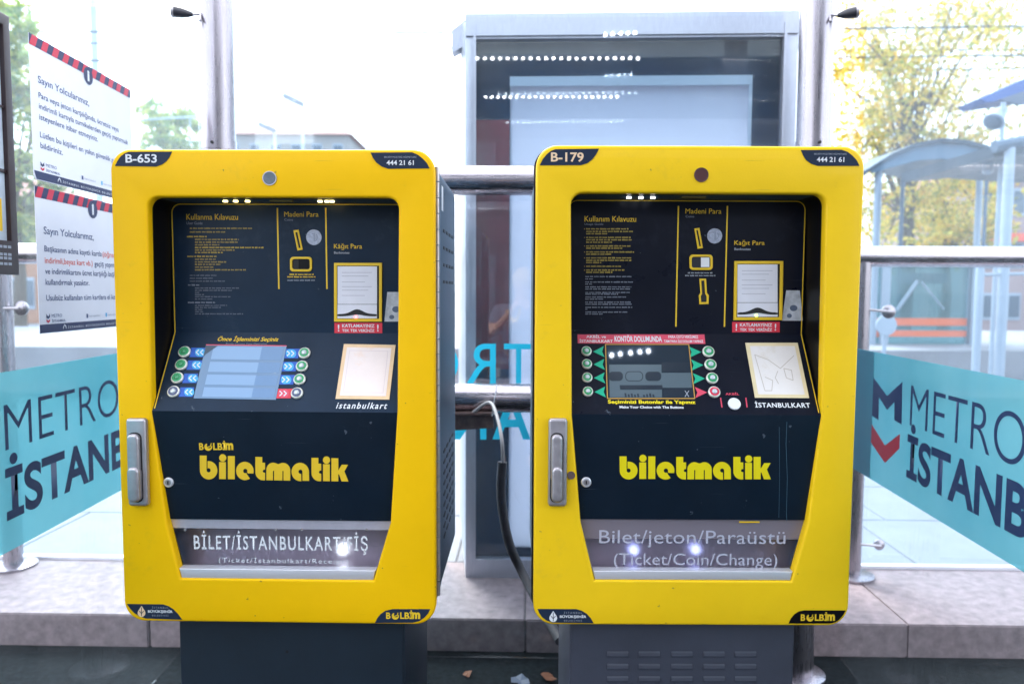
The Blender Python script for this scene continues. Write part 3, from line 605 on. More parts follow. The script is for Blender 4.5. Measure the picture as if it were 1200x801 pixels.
def note(S, pts, r):
    n = link('banknote_sticker', flat(S, [ppoly(S, pts)]), MATS['banknote'], r)
    x = sum(p[0] for p in pts) / 4; y = sum(p[1] for p in pts) / 4
    link('banknote_portrait', flat(S, [ppoly(S, circ(x + 1, y + 3, 4.5, 16, 3.6)), ppoly(S, circ(x - 4, y + 12, 3, 12, 2.6))], .0009), MATS['banknote_ink'], n)
note(P_, [(453.9, 342), (473, 342), (475, 376.5), (450.5, 376.6)], r)
def warn(S, x0, y0, x1, y1, m, r):
    k = link('warning_sticker', flat(S, [ppoly(S, [(x0, y0), (x1, y0), (x1, y1), (x0, y1)])]), m, r); ym = (y0 + y1) / 2
    ptext(S, 'KATLAMAYINIZ', x0 + 9, y0 + 1.6, x1 - 9, ym - .6, WHITE, k, bold=.02, w_=.001); ptext(S, 'TEK TEK VERİNİZ', x0 + 9, ym + .4, x1 - 9, y1 - 1.5, WHITE, k, bold=.02, w_=.001)
    for xx in (x0 + 4, x1 - 6): ptext(S, '!', xx, y0 + 2, xx + 1.8, y1 - 2, WHITE, k, bold=.02, w_=.001)
warn(P_, 392, 378, 448, 390.2, RED, r)
# console of the left machine
scr = link('screen', prism(C_, ppoly(C_, [(241.6, 404.6), (336, 405.8), (323.4, 468.4), (227, 466.6)]), .0, .0015), MATS['screen_glass_left'], r)
def sq(a, b, t0, t1):
    X = lambda s, t: (241.6 + (227 - 241.6) * t + s * (94.4 + 2 * t), 404.6 + (62) * t + s * 1.4)
    return [X(a, t0), X(b, t0), X(b, t1), X(a, t1)]
for t0, t1 in ((.02, .26), (.31, .50), (.55, .74), (.79, .97)):
    for a, b, tm in ((.10, .70, 'screen_tile_bright'), (.70, .97, 'screen_tile')): link('screen_tile', flat(C_, [ppoly(C_, sq(a, b, t0, t1))], .0018), MATS[tm], scr)
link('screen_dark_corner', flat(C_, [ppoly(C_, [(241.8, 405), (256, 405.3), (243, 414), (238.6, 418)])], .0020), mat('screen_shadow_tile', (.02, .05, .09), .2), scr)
link('screen_edge', flat(C_, [ppoly(C_, [(241.6, 403.6), (336.2, 404.8), (336, 405.9), (241.6, 404.7)])], .0016), PINK, scr)
ptext(C_, 'Önce İşleminizi Seçiniz', 254.5, 393.4, 326, 401.0, YPRINT, r, bold=.02, shear=.22, dy=.8); ptext(C_, 'Firstly Choose Your Operation', 265, 401.8, 313, 404.4, DIMW, r)
def button(S, x, y, rp, ringm, capm, r):
    u, v = S.uv(x, y); q = S.uv(x + rp, y)[0] - u
    b_ = link('button', mk(lambda b: add_tube(b, [S.at(u, v, 0), S.at(u, v, .005), S.at(u, v, .0068)], [q, q, q * .85], 28)), MATS['button_ring'], r)
    link('button_light', curve_plate(S, [circ(u, v, q * .78, 24), circ(u, v, q * .46, 24)], .0066, .0080, .0003), ringm, b_)
    cm = mk(lambda b: add_tube(b, [S.at(u, v, .006), S.at(u, v, .0090), S.at(u, v, .0105)], [q * .46, q * .44, q * .3], 20)); autosmooth(cm, 60)
    link('button_cap', cm, capm, b_)
gl = mat('ring_green', (.03, .34, .13), .3); gw = mat('ring_grey', (.08, .10, .2), .4); gr_ = mat('ring_red', (.7, .05, .1), .35, spec=.5)
capg = mat('cap_green', (.05, .30, .13), .3)
def tab(S, x0, y0, x1, y1, sk, mA, mB, left, r):
    t = link('button_tab', flat(S, [ppoly(S, [(x0, y0), (x1, y0), (x1 - sk, y1), (x0 - sk, y1)])]), mA, r)
    xm = (x0 + x1) / 2; ym = (y0 + y1) / 2; hw = (x1 - x0) * .36; s = 2 if left else -2
    link('tab_blob', flat(S, [ppoly(S, rrect(xm + s - hw, y0 + .8, xm + s + hw, y1 - .8, 4.4, 4))], .0008), mB, t)
    sg = -1 if left else 1
    link('tab_chevron', flat(S, [ppoly(S, q) for cx in (xm + s - 3, xm + s + 2) for q in stroke([(cx - sg * 1.6, ym - 2.8), (cx + sg * 1.6, ym), (cx - sg * 1.6, ym + 2.8)], 1.2)], .0011), WHITE, t)
for i, (x, y) in enumerate([(216.8, 412.7), (213.1, 427.6), (208.4, 443), (204, 459.1)]):
    tab(C_, x + 7.5, y - 5.4, x + 24 , y + 5.6, 2.2, BLUEP, CYANP, True, r); button(C_, x, y, 7.1, gw if i == 3 else gl, MATS['button_cap'] if i == 3 else capg, r)
for i, (x, y) in enumerate([(357.1, 414.1), (354.2, 429.4), (351.4, 444.8), (348.4, 460.9)]):
    tab(C_, x - 22.5, y - 5.6, x - 5.5, y + 5.6, 2.2, RED if i == 3 else BLUEP, PINK if i == 3 else CYANP, False, r); button(C_, x, y, 7.0, gw if i == 3 else gl, MATS['button_cap'], r)
def card(S, pts, mO, mI, r, scrib):
    cxx = sum(p[0] for p in pts) / 4; cyy = sum(p[1] for p in pts) / 4
    a = link('card_reader', prism(S, ppoly(S, pts), 0, .002), mO, r)
    inn = [((p[0] - cxx) * .86 + cxx, (p[1] - cyy) * .88 + cyy) for p in pts]
    link('card_pad', flat(S, [ppoly(S, inn)], .0024), mI, a)
    if scrib:
        ink = mat('worn_ink', (.50, .44, .38), .5); x, y = cxx, cyy
        link('worn_drawing', flat(S, [ppoly(S, q) for ln in ([(x - 26, y - 18), (x - 10, y - 12), (x + 4, y - 2), (x + 20, y - 17)], [(x - 26, y - 18), (x - 14, y + 24), (x - 6, y + 24), (x - 5, y + 12), (x - 14, y + 8)], [(x + 8, y - 2), (x + 17, y), (x + 19, y + 12), (x + 11, y + 9), (x + 8, y - 2)], [(x + 1, y + 1), (x - 2, y + 9), (x + 2, y + 16)]) for q in stroke(ln, .7)], .0028), ink, a)
    else: link('card_outline', flat(S, [ppoly(S, q) for q in stroke([((p[0] - cxx) * .74 + cxx, (p[1] - cyy) * .76 + cyy) for p in pts + pts[:1]], .5)], .0028), mat('worn_pink', (.75, .62, .62), .5), a)
card(C_, [(403.2, 403.2), (463.8, 404.3), (456.3, 468.2), (393.3, 467.4)], MATS['card_orange'], MATS['card_print'], r, False)
ptext(C_, 'istanbulkart', 394, 471.4, 453, 478.8, WHITE, r, shear=.22, spacing=1.25, bold=.015)
# door and hatch lettering
belbim(D_, 233.5, 518.6, 40, 8.2, YPRINT, r)
ptext(H_, 'BİLET/İSTANBULKART/FİŞ', 228, 627, 421, 643.5, WHITE, r, bold=.012, spacing=1.18, w_=.004, dy=1.0, fit='BILET/ISTANBULKART/FIS'); ptext(H_, '(Ticket/İstanbulkart/Receipt)', 257, 651, 408, 660.5, WHITE, r, spacing=1.2, w_=.004, dy=.8)

# ---- right machine
MR = build_machine(RIGHT, 'yellow framed ticket machine with plate B-179 and a dark grey screen', GR)
common(MR, RIGHT); r = MR['root']; P_, C_, D_, H_ = MR['P'], MR['C'], MR['D'], MR['H']
ptext(P_, 'Kullanım Kılavuzu', 685, 253.2, 745.4, 259.8, YPRINT, r, bold=0); ptext(P_, 'Usage Guide', 685, 261.5, 707, 264.3, DIMW, r)
z7 = lambda y, a, b: (230 + y / 5.005, 675 + a / 5.005, 675 + b / 5.005)
words(P_, [z7(*q) for q in ((191, 60, 310), (206, 60, 335), (219, 60, 185), (241, 60, 322), (255, 60, 335), (269, 60, 220), (291, 60, 322), (304, 60, 272), (326, 60, 342), (339, 60, 207), (361, 60, 325), (375, 60, 325), (388, 60, 150), (410, 60, 265), (432, 60, 288), (445, 60, 215))], mat('mid_yellow_print2', (.40, .30, .05), .5), r, 11)
words(P_, [z7(*q) for q in ((470, 55, 330), (484, 55, 100), (502, 55, 335), (514, 55, 95), (531, 55, 325), (543, 55, 320), (563, 55, 316), (573, 55, 248), (590, 55, 295), (602, 55, 160), (620, 55, 328), (632, 55, 332), (650, 55, 332), (662, 55, 68), (678, 55, 303), (689, 55, 165))], DIMW, r, 12, h=1.5)
words(P_, [z7(y, 48, 54) for y in (191, 241, 291, 326, 361, 410, 432)], DIMY, r, 13, h=1.3)
vline(P_, 795, 241.4, 792, 382.5, 1.6, YPRINT, r); vline(P_, 852.4, 241.4, 848.8, 382.8, 1.6, YPRINT, r)
ptext(P_, 'Madeni Para', 803.2, 244.4, 845.3, 250.4, YPRINT, r, bold=0); ptext(P_, 'Coins', 803.4, 252.2, 813.5, 254.9, DIMW, r)
coin_slot(P_, [(813.4, 267.8), (819.4, 266.9), (823.6, 290.6), (817.3, 291.6)], [(815.7, 270), (817.6, 269.7), (821.3, 288.4), (819.4, 288.8)], r)
coin_icon(P_, 837.4, 276.4, 8.8, r); tray(P_, 807.7, 298.3, 834.9, 316.3, r, True)
words(P_, [(319.6, 806, 835), (322.8, 803, 838.5)], GREYP, r, 14, h=1.7)
ko = [(819.4, 326.4), (827.2, 326.4), (828.3, 343), (830.5, 346), (830.2, 356), (819.4, 356.4), (818.8, 346), (820.5, 343)]
ki = [(821.6, 328.6), (825.2, 328.6), (826.2, 344), (828, 347), (827.8, 353.6), (821.6, 353.9), (821.1, 347), (822.6, 344)]
f = frame_of(P_, ko, ki, 0, .002, YPRINT, r, 'key_slot', .0004); link('slot_gap', flat(P_, [ppoly(P_, ki)], .0004), DARKG, f)
ptext(P_, 'Kağıt Para', 860.4, 281.3, 895.9, 288.6, YPRINT, r, bold=0, fit=None); ptext(P_, 'Banknotes', 860.5, 290.4, 879.5, 293.2, GREYP, r, bold=.02)
bill(P_, 860.3, 305.8, 917.3, 374.9, r, mat('lamp_green', (.5, 1, .1), emis=1.5, emc=(.5, 1, .1)), 1.2)
note(P_, [(921.3, 340), (937.2, 340.2), (940.9, 375.6), (916, 375.6)], r); warn(P_, 857.9, 377, 913.7, 389.2, RED, r)
ban = link('banner_sticker', flat(C_, [ppoly(C_, [(676.7, 391.8), (825.4, 391.8), (826.6, 402.9), (677, 402.2)])]), PINK, r)
ptext(C_, 'AKBİL ve', 687, 391.9, 710, 396.1, WHITE, ban, bold=.02, w_=.001); ptext(C_, 'İSTANBULKART', 679, 397, 718, 401.3, WHITE, ban, bold=.02, w_=.001)
ptext(C_, 'KONTÖR DOLUMUNDA', 720, 392.4, 775.5, 400.6, WHITE, ban, bold=.03, w_=.001)
ptext(C_, 'PARA ÜSTÜ VERİLMEZ', 783, 392, 818, 396.3, WHITE, ban, bold=.02, w_=.001); ptext(C_, 'TAM PARA İLE DOLUM YAPINIZ', 778, 397.3, 824, 401.5, WHITE, ban, bold=.02, w_=.001)
scr = link('screen', prism(C_, ppoly(C_, [(710.4, 404.6), (806, 404.6), (812.8, 466), (713, 466)]), 0, .0015), MATS['screen_glass_right'], r)
link('screen_frame', flat(C_, [ppoly(C_, q) for q in stroke([(709.4, 403.6), (806.9, 403.6), (814, 467), (711.8, 467), (709.4, 403.6)], 1.2)], .0017), mat('orange_trim', (.50, .28, .06), .5), scr)
Q = lambda x0, y0, x1, y1: ppoly(C_, [(670 + a / 5.714, 380 + b / 5.714) for a, b in ((x0, y0), (x1, y0), (x1 + 4, y1), (x0 + 4, y1))])
link('screen_field', flat(C_, [Q(250, 270, 600, 490), Q(600, 325, 800, 425)], .0018), MATS['screen_tile_grey'], scr)
for q in ((600, 255, 790, 320), (320, 408, 605, 438), (615, 435, 812, 490)): link('screen_box', flat(C_, [Q(*q)], .0021), MATS['screen_tile_dark'], scr)
for x0_, x1_ in ((246, 342), (492, 598)): link('screen_key', flat(C_, [ppoly(C_, [(670 + a / 5.714, 380 + b / 5.714) for a, b in rrect(x0_, 318, x1_, 380, 26, 5)])], .0021), MATS['screen_tile_dark'], scr)
link('screen_key_outline', flat(C_, [ppoly(C_, [(670 + a / 5.714, 380 + b / 5.714) for a, b in q]) for q in stroke(rrect(360, 318, 474, 380, 26, 5) + rrect(360, 318, 474, 380, 26, 5)[:1], 5)], .0021), MATS['screen_tile_dark'], scr)
link('screen_cross', flat(C_, [ppoly(C_, q) for q in stroke([(802.5, 458), (807, 465)], .8) + stroke([(807, 458), (802.5, 465)], .8)], .0024), GREYP, scr)
for k in range(9): link('screen_glyph', flat(C_, [Q(352 + k * 21 + (18 if k > 4 else 0), 462 + (k * 7) % 12, 364 + k * 21 + (18 if k > 4 else 0), 488)], .0021), MATS['screen_tile_dark'], scr)
for i, (x, y) in enumerate([(687, 411.9), (687.5, 426.9), (688, 442.7), (688.7, 459.1)]):
    link('button_arrow', flat(C_, [ppoly(C_, [(x + 8, y), (x + 20.5, y - 6.5), (x + 18.6, y), (x + 21.5, y + 6.5)])]), TEALP, r); button(C_, x, y, 6.1, gl, MATS['button_cap'], r)
for i, (x, y) in enumerate([(829.8, 412.4), (832.2, 427.6), (834.2, 443.4), (836.6, 459.6)]):
    link('button_arrow', flat(C_, [ppoly(C_, [(x - 8, y), (x - 22.5, y - 6.5), (x - 19.4, y), (x - 21.8, y + 6.5)])]), PINK if i == 3 else TEALP, r); button(C_, x, y, 7, gr_ if i == 3 else gl, MATS['button_cap'], r)
ptext(C_, 'Seçiminizi Butonlar ile Yapınız', 712.4, 468.6, 815, 474.2, mat('lemon_print', (0.86, 0.70, 0.0), 0.5), r, bold=.03); ptext(C_, 'Make Your Choice with The Buttons', 726, 475.4, 801, 478.4, WHITE, r, bold=.03)
ptext(C_, 'AKBİL', 850, 459.4, 866, 462.8, PINK, r, bold=.02)
u, v = C_.uv(860.2, 473.3); link('token_reader', mk(lambda b: add_tube(b, [C_.at(u, v, 0), C_.at(u, v, .004), C_.at(u, v, .005)], [.0152, .0152, .013], 28)), WHITE, r)
link('token_mark', flat(C_, [ppoly(C_, q) for q in stroke([(844.4, 466), (846, 477)], 1.4) + stroke([(874, 466), (875.4, 477)], 1.4)]), PINK, r)
card(C_, [(873.2, 401.8), (934.4, 401.8), (948, 466.4), (884.6, 466)], MATS['card_beige'], MATS['card_print_plain'], r, True)
ptext(C_, 'İSTANBULKART', 884.6, 470, 949, 477.4, WHITE, r, bold=.02, spacing=1.1)
ptext(H_, 'Bilet/jeton/Paraüstü', 702, 620.5, 920, 641, mat('etched_print', (.50, .50, .60), .5), r, w_=.003, spacing=1.02); ptext(H_, '(Ticket/Coin/Change)', 719, 647.5, 910.5, 665.5, MATS['etched_print'], r, w_=.003, spacing=1.02)
u, v = MR['F'].uv(669.3, 556.2); k = link('side_bolt', mk(lambda b: add_tube(b, [MR['F'].at(u, v, 0), MR['F'].at(u, v, .004)], .0095, 20)), RUST, r)
link('drip_stain', flat(D_, [ribbon([D_.uv(x, y) for x, y in ((922, 494), (921, 520), (922.5, 560), (921.5, 600), (922, 611))], .0011)], .0007), mat('dried_drip', (.05, .12, .18), .4), r)
link('drip_stain', flat(D_, [ribbon([D_.uv(x, y) for x, y in ((913, 500), (913.5, 560), (912.6, 606))], .0008)], .0007), MATS['dried_drip'], r)
link('door_label', flat(D_, [ppoly(D_, [(866, 610.2), (890, 610.2), (890, 612), (866, 612)])], .001), YPRINT, r)

# ------------------------------------------------------------------ steel frame of the shelter
glass('pane_glass', (0.95, 0.975, 0.985), refl=0.075, dust=0.012)
glass('side_glass', (0.97, 0.985, 0.99), refl=0.012, dust=0.012)
glass('rear_glass', (0.84, 0.92, 0.97), refl=0.02, dust=0.03, dustcol=(0.70, 0.82, 0.92))
glass('box_glass', (0.88, 0.94, 0.98), refl=0.03, dust=0.012, dustcol=(0.75, 0.85, 0.95))
RAIL = Surf(st(0, 2.95), SU)
def cyl_obj(name, pts, rad, m, parent=None, n=28): return link(name, tube(pts, rad, n), m, parent)
ZR1 = RAIL.uv(575, 211.5)[1]; ZR2 = RAIL.uv(575, 466)[1]
UP = [RAIL.uv(255, 85)[0], RAIL.uv(955.5, 85)[0]]
for u_, lab, cx_ in ((UP[0], 'round steel post behind the left ticket machine with a small floodlight on its left', 255), (UP[1], 'round steel post behind the right ticket machine with a small floodlight on its right', 955)):
    b0 = RAIL.at(u_, 0, 0); p = thing('steel_post', lab, 'post', tuple(b0), 0, 'round steel posts of the shelter')
    cyl_obj('shaft', [b0, b0 + Vector((0, 0, 3.38))], .0625, STEEL, p, 40)
    cyl_obj('base_flange', [b0, b0 + Vector((0, 0, .012)), b0 + Vector((0, 0, .016))], [.11, .11, .10], STEEL, p, 32)
    zc = RAIL.uv(cx_, 166)[1]; cyl_obj('collar', [b0 + Vector((0, 0, zc - .035)), b0 + Vector((0, 0, zc))], .0655, STEEL, p, 40)
    link('screw', mk(lambda b: add_tube(b, [b0 - RAIL.N * -.064 + Vector((0, 0, zc - .015)), b0 + RAIL.N * .070 + Vector((0, 0, zc - .015))], .006, 10)), DARKG, p)
for z_, lab in ((ZR1, 'upper horizontal steel rail between the two ticket machines'), (ZR2, 'lower horizontal steel rail with a grey cable tied to it')):
    tag(cyl_obj('steel_rail', [RAIL.at(UP[0] + .06, z_, 0), RAIL.at(UP[1] - .06, z_, 0)], .0575, STEELH, None, 36), lab, 'rail', 'round steel rails behind the machines')
def floodlight(x0, x1, y, right, lab):
    S = RAIL; ua, z_ = S.uv(x0, y); ub = S.uv(x1, y)[0]; m0 = (ua + ub) / 2; W_ = .05
    t = thing('floodlight', lab, 'floodlight', tuple(S.at(m0, z_ - .03, W_)), 0, 'small floodlights clamped to the posts'); sg = 1 if right else -1
    a = S.at(ua if right else ub, z_, W_); e = S.at(ub if right else ua, z_ + .006, W_ + .02); d = e - a
    me = tube([a, a + d * .25, a + d * .55, a + d * .9], [.007, .014, .0195, .021], 24); link('body', me, mat('black_lamp', (.03, .03, .04), .35, coat=.3), t)
    link('ring', tube([a + d * .9, e], [.0222, .0222], 24), HANDLE, t); link('lamp_glass', tube([e, e + d * .03], [.019, .018], 24), MATS['lens_grey'], t)
    link('bracket', tube([a, a - Vector((sg * .03, 0, -.002)), a - Vector((sg * .034, .02, .03))], .005, 10), HANDLE, t)
floodlight(211.5, 233, 23, False, 'small black floodlight clamped to the left round post')
floodlight(975, 996, 24, True, 'small black floodlight clamped to the right round post')
# bracket and cables
BR = RAIL; bp = ppoly(RAIL, [(532, 480), (577, 480), (579, 500), (534, 503)])
t = thing('rail_bracket', 'rusty steel bracket under the lower rail by the grey cable', 'bracket', tuple(RAIL.at(*bp[0], .03)))
link('plate', prism(RAIL, bp, .012, .020), RUST, t); link('shelf', prism(RAIL, [bp[0], bp[1], (bp[1][0], bp[1][1] - .008), (bp[0][0], bp[0][1] - .008)], .02, .075), RUST, t)
for px in (539, 550, 562): u, v = RAIL.uv(px, 482.5); link('bolt', tube([RAIL.at(u, v, .02), RAIL.at(u, v, .028)], .008, 8), DARKG, t)
CP = Surf((0, 2.62, 0), (1, 0, 0))
def smooth_path(pts, n=8):
    out = []
    for i in range(len(pts) - 1):
        p0 = pts[max(i - 1, 0)]; p1 = pts[i]; p2 = pts[i + 1]; p3 = pts[min(i + 2, len(pts) - 1)]
        for k in range(n):
            s = k / n; out.append(.5 * ((2 * p1) + (p2 - p0) * s + (2 * p0 - 5 * p1 + 4 * p2 - p3) * s * s + (3 * p1 - p0 - 3 * p2 + p3) * s ** 3))
    out.append(pts[-1]); return out
def cp(x, y, w_=0): q = CP.uv(x, y); return CP.at(q[0], q[1], w_)
tag(link('grey_cable', tube(smooth_path([RAIL.at(*RAIL.uv(556, 480), .06), cp(571, 481, -.2), cp(581, 491, -.1), cp(588, 515, 0), cp(589.5, 548, 0)]), .0065, 12), CABLEW), 'thin pale grey cable hanging from the lower rail into the black conduit', 'cable')
tag(link('black_conduit', tube(smooth_path([cp(588.8, 541), cp(587, 570), cp(590, 605), cp(598, 640), cp(611, 668), cp(626, 686, .1), cp(650, 705, .3)]), .0165, 16), RUBBER), 'thick black flexible conduit curving down between the ticket machines', 'cable')
tag(link('binding_wire', tube(smooth_path([RAIL.at(*RAIL.uv(583, 448), .052), RAIL.at(*RAIL.uv(580, 466), .066), RAIL.at(*RAIL.uv(577, 484), .05), cp(577, 492, -.15)]), .0018, 6), WHITE), 'thin pale wire tied round the lower rail', 'wire')

# ------------------------------------------------------------------ glass walls
def pane(name, S, u0, u1, z0, z1, m, label, parent=None, th=.010):
    o = link(name, prism(S, [(u0, z0), (u1, z0), (u1, z1), (u0, z1)], -th, 0), m, parent)
    if not parent: tag(o, label, 'glass')
    return o
PA = Surf(st(0, 3.05), SU)
gp = thing('glass_wall', 'clear glass pane behind the ticket machines lettered in cyan', 'glass wall', tuple(PA.at(0, .05, 0)))
ua, ub = PA.uv(236, 300)[0], PA.uv(951, 760)[0]
pane('pane', PA, ua, ub, .001, 3.3, MATS['pane_glass'], '', gp)
CY = bpy.data.materials.new('cyan_film'); CY.use_nodes = True; n = CY.node_tree.nodes; l = CY.node_tree.links; n.clear()
o_ = n.new('ShaderNodeOutputMaterial'); d_ = n.new('ShaderNodeBsdfDiffuse'); t_ = n.new('ShaderNodeBsdfTranslucent'); x_ = n.new('ShaderNodeMixShader'); x_.inputs[0].default_value = .5
d_.inputs[0].default_value = (.04, .58, .80, 1); t_.inputs[0].default_value = (.04, .58, .80, 1); l.new(d_.outputs[0], x_.inputs[1]); l.new(t_.outputs[0], x_.inputs[2]); l.new(x_.outputs[0], o_.inputs[0])
def mletter(ch, x0, x1, y0, y1, bold): ptext(PA, ch, x0, y0, x1, y1, CY, gp, bold=bold, mirror=True, w_=.001, res=12)
for ch, a, b in (('O', 495, 537), ('R', 546.5, 581), ('T', 590.5, 625), ('E', 637, 662), ('M', 672, 715)): mletter(ch, a, b, 402.5, 449, .004)
for ch, a, b in (('B', 495, 524), ('N', 533, 570), ('A', 577, 622), ('T', 627, 659), ('S', 665, 694), ('I', 702, 711)): mletter(ch, a, b, 463, 514.5, .02)
def clamp(S, x, y, rod, lab, th=.018):
    u, v = S.uv(x, y); t = thing('glass_clamp', lab, 'glass clamp', tuple(S.at(u, v - .02, .03)), 0, 'round steel glass clamps')
    link('disc', tube([S.at(u, v, .0), S.at(u, v, .014), S.at(u, v, .024)], [th * 1.1, th * 1.2, th * .7], 20), STEEL, t)
    if rod: u2, v2 = S.uv(*rod); link('rod', tube([S.at(u, v, .03), S.at(u2, v2, .03)], .0065, 12), HANDLE, t)
clamp(PA, 962, 790, (950, 797), 'steel clamp at the foot of the pane beside the right pedestal', .026)

REAR = Surf(st(0, 3.64), SU)
RG = Surf(st(0, 3.75), SU)
def rear(xa, xb, lab1, lab2):
    a = RG.uv(xa, 400)[0]; b = RG.uv(xb, 400)[0]
    t = thing('rear_glass_wall', lab1, 'glass wall', tuple(RG.at((a + b) / 2, LH, 0)), 0, 'rear glass panes standing on the stone ledge')
    pane('pane', RG, a, b, LH + .006, 2.95, MATS['rear_glass'], '', t); link('channel', prism(RG, [(a, LH), (b, LH), (b, LH + .018), (a, LH + .018)], -.022, .012), STEELB, t)
    z = REAR.uv((600 + max(min(xb, 1150), 60)) / 2 if 0 else 600, 299)[1]
    a2, b2 = REAR.uv(xa - (30 if xa > 600 else 0), 400)[0], REAR.uv(xb, 400)[0]
    tag(cyl_obj('steel_rail', [REAR.at(a2, z, 0), REAR.at(b2, z, 0)], .051, STEELH, None, 30), lab2, 'rail', 'steel rails along the rear glass')
rear(-260, 520, 'rear glass pane at the left standing on the stone ledge', 'steel rail along the rear glass behind the notices')
rear(1003, 1480, 'rear glass pane at the right standing on the stone ledge', 'steel rail along the rear glass right of the machines')
for px, py, lab in ((17, 688, 'short steel post with a round base plate on the ledge at the left'), (996, 700, 'short steel post with a round base plate on the ledge beside the right machine')):
    u = REAR.uv(px, py)[0]; b0 = REAR.at(u, LH, 0); zt_ = REAR.uv(600, 299)[1] - .03
    t = thing('rail_post', lab, 'post', tuple(b0), 0, 'short posts carrying the rear rails')
    cyl_obj('shaft', [b0, Vector((b0.x, b0.y, zt_))], .045, STEEL, t); cyl_obj('base_flange', [b0, b0 + Vector((0, 0, .014)), b0 + Vector((0, 0, .022))], [.108, .108, .088], STEEL, t, 36)
clamp(REAR, 27, 361, (4, 361), 'steel glass clamp on the left rear post below the notices', .03)
clamp(REAR, 1029, 637, (998, 634), 'steel glass clamp low on the rear glass right of the machine', .022)
clamp(REAR, 1040, 365, (1000, 361), 'steel glass clamp on the rear glass below the right rail', .028)

# side walls
dl = Vector((-0.0345, 1, 0)).normalized(); LW = Surf((-1.38, 2.0, 0), dl)
dr = Vector((0.068, 1, 0)).normalized(); RW = Surf((1.324, 1.92, 0), -dr)
def film(name, S, ztop, zbot, ua, ub, lab, parent):
    return link(name, prism(S, [(ua, zbot), (ub, zbot), (ub, ztop), (ua, ztop)], .0006, .0014), MATS['teal_film'], parent)
mf = bpy.data.materials.new('teal_film'); MATS['teal_film'] = mf; mf.use_nodes = True; n = mf.node_tree.nodes; l = mf.node_tree.links; n.clear()
o_ = n.new('ShaderNodeOutputMaterial'); d_ = n.new('ShaderNodeBsdfDiffuse'); tl_ = n.new('ShaderNodeBsdfTranslucent'); tp_ = n.new('ShaderNodeBsdfTransparent'); gl_ = n.new('ShaderNodeBsdfGlossy')
tc = n.new('ShaderNodeTexCoord'); nz = n.new('ShaderNodeTexNoise'); nz.inputs['Scale'].default_value = 1.4; nz.inputs['Detail'].default_value = 6; cr = n.new('ShaderNodeValToRGB')
cr.color_ramp.elements[0].position = .3; cr.color_ramp.elements[1].position = .75; cr.color_ramp.elements[0].color = (.18, .50, .58, 1); cr.color_ramp.elements[1].color = (.42, .70, .74, 1)
l.new(tc.outputs['Object'], nz.inputs[0]); l.new(nz.outputs[0], cr.inputs[0])
for q in (d_, tl_): l.new(cr.outputs[0], q.inputs[0])
tp_.inputs[0].default_value = (.55, .85, .88, 1); gl_.inputs['Roughness'].default_value = .08
a1 = n.new('ShaderNodeMixShader'); a1.inputs[0].default_value = .45; l.new(d_.outputs[0], a1.inputs[1]); l.new(tl_.outputs[0], a1.inputs[2])
a2 = n.new('ShaderNodeMixShader'); a2.inputs[0].default_value = .42; l.new(a1.outputs[0], a2.inputs[1]); l.new(tp_.outputs[0], a2.inputs[2])
a3 = n.new('ShaderNodeMixShader'); a3.inputs[0].default_value = .05; l.new(a2.outputs[0], a3.inputs[1]); l.new(gl_.outputs[0], a3.inputs[2]); l.new(a3.outputs[0], o_.inputs[0])

lw = thing('side_glass_wall', 'left glass side wall with a teal band and two notices', 'glass wall', tuple(LW.at(.2, .05, 0)), 0, 'glass side walls with teal bands')
pane('pane', LW, -1.5, LW.uv(237, 60)[0], .001, 3.2, MATS['side_glass'], '', lw)
zt_ = (LW.uv(0, 436.5)[1] + LW.uv(135, 414)[1]) / 2; zb_ = (LW.uv(0, 651)[1] + LW.uv(138, 576)[1]) / 2
film('teal_band', LW, zt_, zb_, -1.45, LW.uv(205, 400)[0], '', lw)
def wtext(S, body, p_tl, p_tr, zt, zb, m, parent, **k):
    k['res'] = 12 # p: pixel of the ink's left/right edge at its mid height; zt/zb world z
    return lettering(S, body, S.uv(*p_tl)[0], S.uv(*p_tr)[0], zb, zt, m, parent, w_=.002, **k)
zMt = (LW.uv(6, 478)[1] + LW.uv(108, 447)[1]) / 2; zMb = (LW.uv(6, 529)[1] + LW.uv(108, 493)[1]) / 2
zIt = LW.uv(25, 541)[1]; zIb = (LW.uv(25, 598)[1] + LW.uv(118, 563)[1]) / 2
wtext(LW, 'METRO', (4.5, 503), (111, 470), zMt, zMb, NAVYINK, lw, fit='METR', bold=-.012)
wtext(LW, 'İSTANBUL', (7.5, 570), (121, 535), LW.uv(60, 532)[1], LW.uv(60, 586)[1], NAVYINK, lw, fit='ISTAN', bold=.028)

rw = thing('side_glass_wall', 'right glass side wall with a teal band and dark lettering', 'glass wall', tuple(RW.at(-.5, .05, 0)), 0, 'glass side walls with teal bands')
ue = RW.uv(982, 400)[0]
pane('pane', RW, ue, 1.35, .001, 3.2, MATS['side_glass'], '', rw)
zt_ = (RW.uv(1007, 408)[1] + RW.uv(1198, 446.3)[1]) / 2; zb_ = (RW.uv(1003, 550)[1] + RW.uv(1199, 669.5)[1]) / 2
film('teal_band', RW, zt_, zb_, RW.uv(1000, 500)[0] - .05, 1.3, '', rw)
link('band_overlap', prism(RW, [(RW.uv(1000, 500)[0] - .05, zb_ + .002), (RW.uv(1022, 500)[0], zb_ + .002), (RW.uv(1022, 500)[0], zt_ - .002), (RW.uv(1000, 500)[0] - .05, zt_ - .002)], .0016, .0022), mat('deep_teal_film', (.02, .22, .30), .3), rw)
wtext(RW, 'METRO', (1067.5, 475), (1162, 500), (RW.uv(1085, 455.5)[1]) , RW.uv(1085, 505)[1], NAVYINK, rw, fit='METR', bold=-.012)
wtext(RW, 'İSTANBUL', (1064, 545), (1197.5, 590), RW.uv(1120, 533.5)[1], RW.uv(1120, 590)[1], NAVYINK, rw, fit='ISTANB', bold=.028)
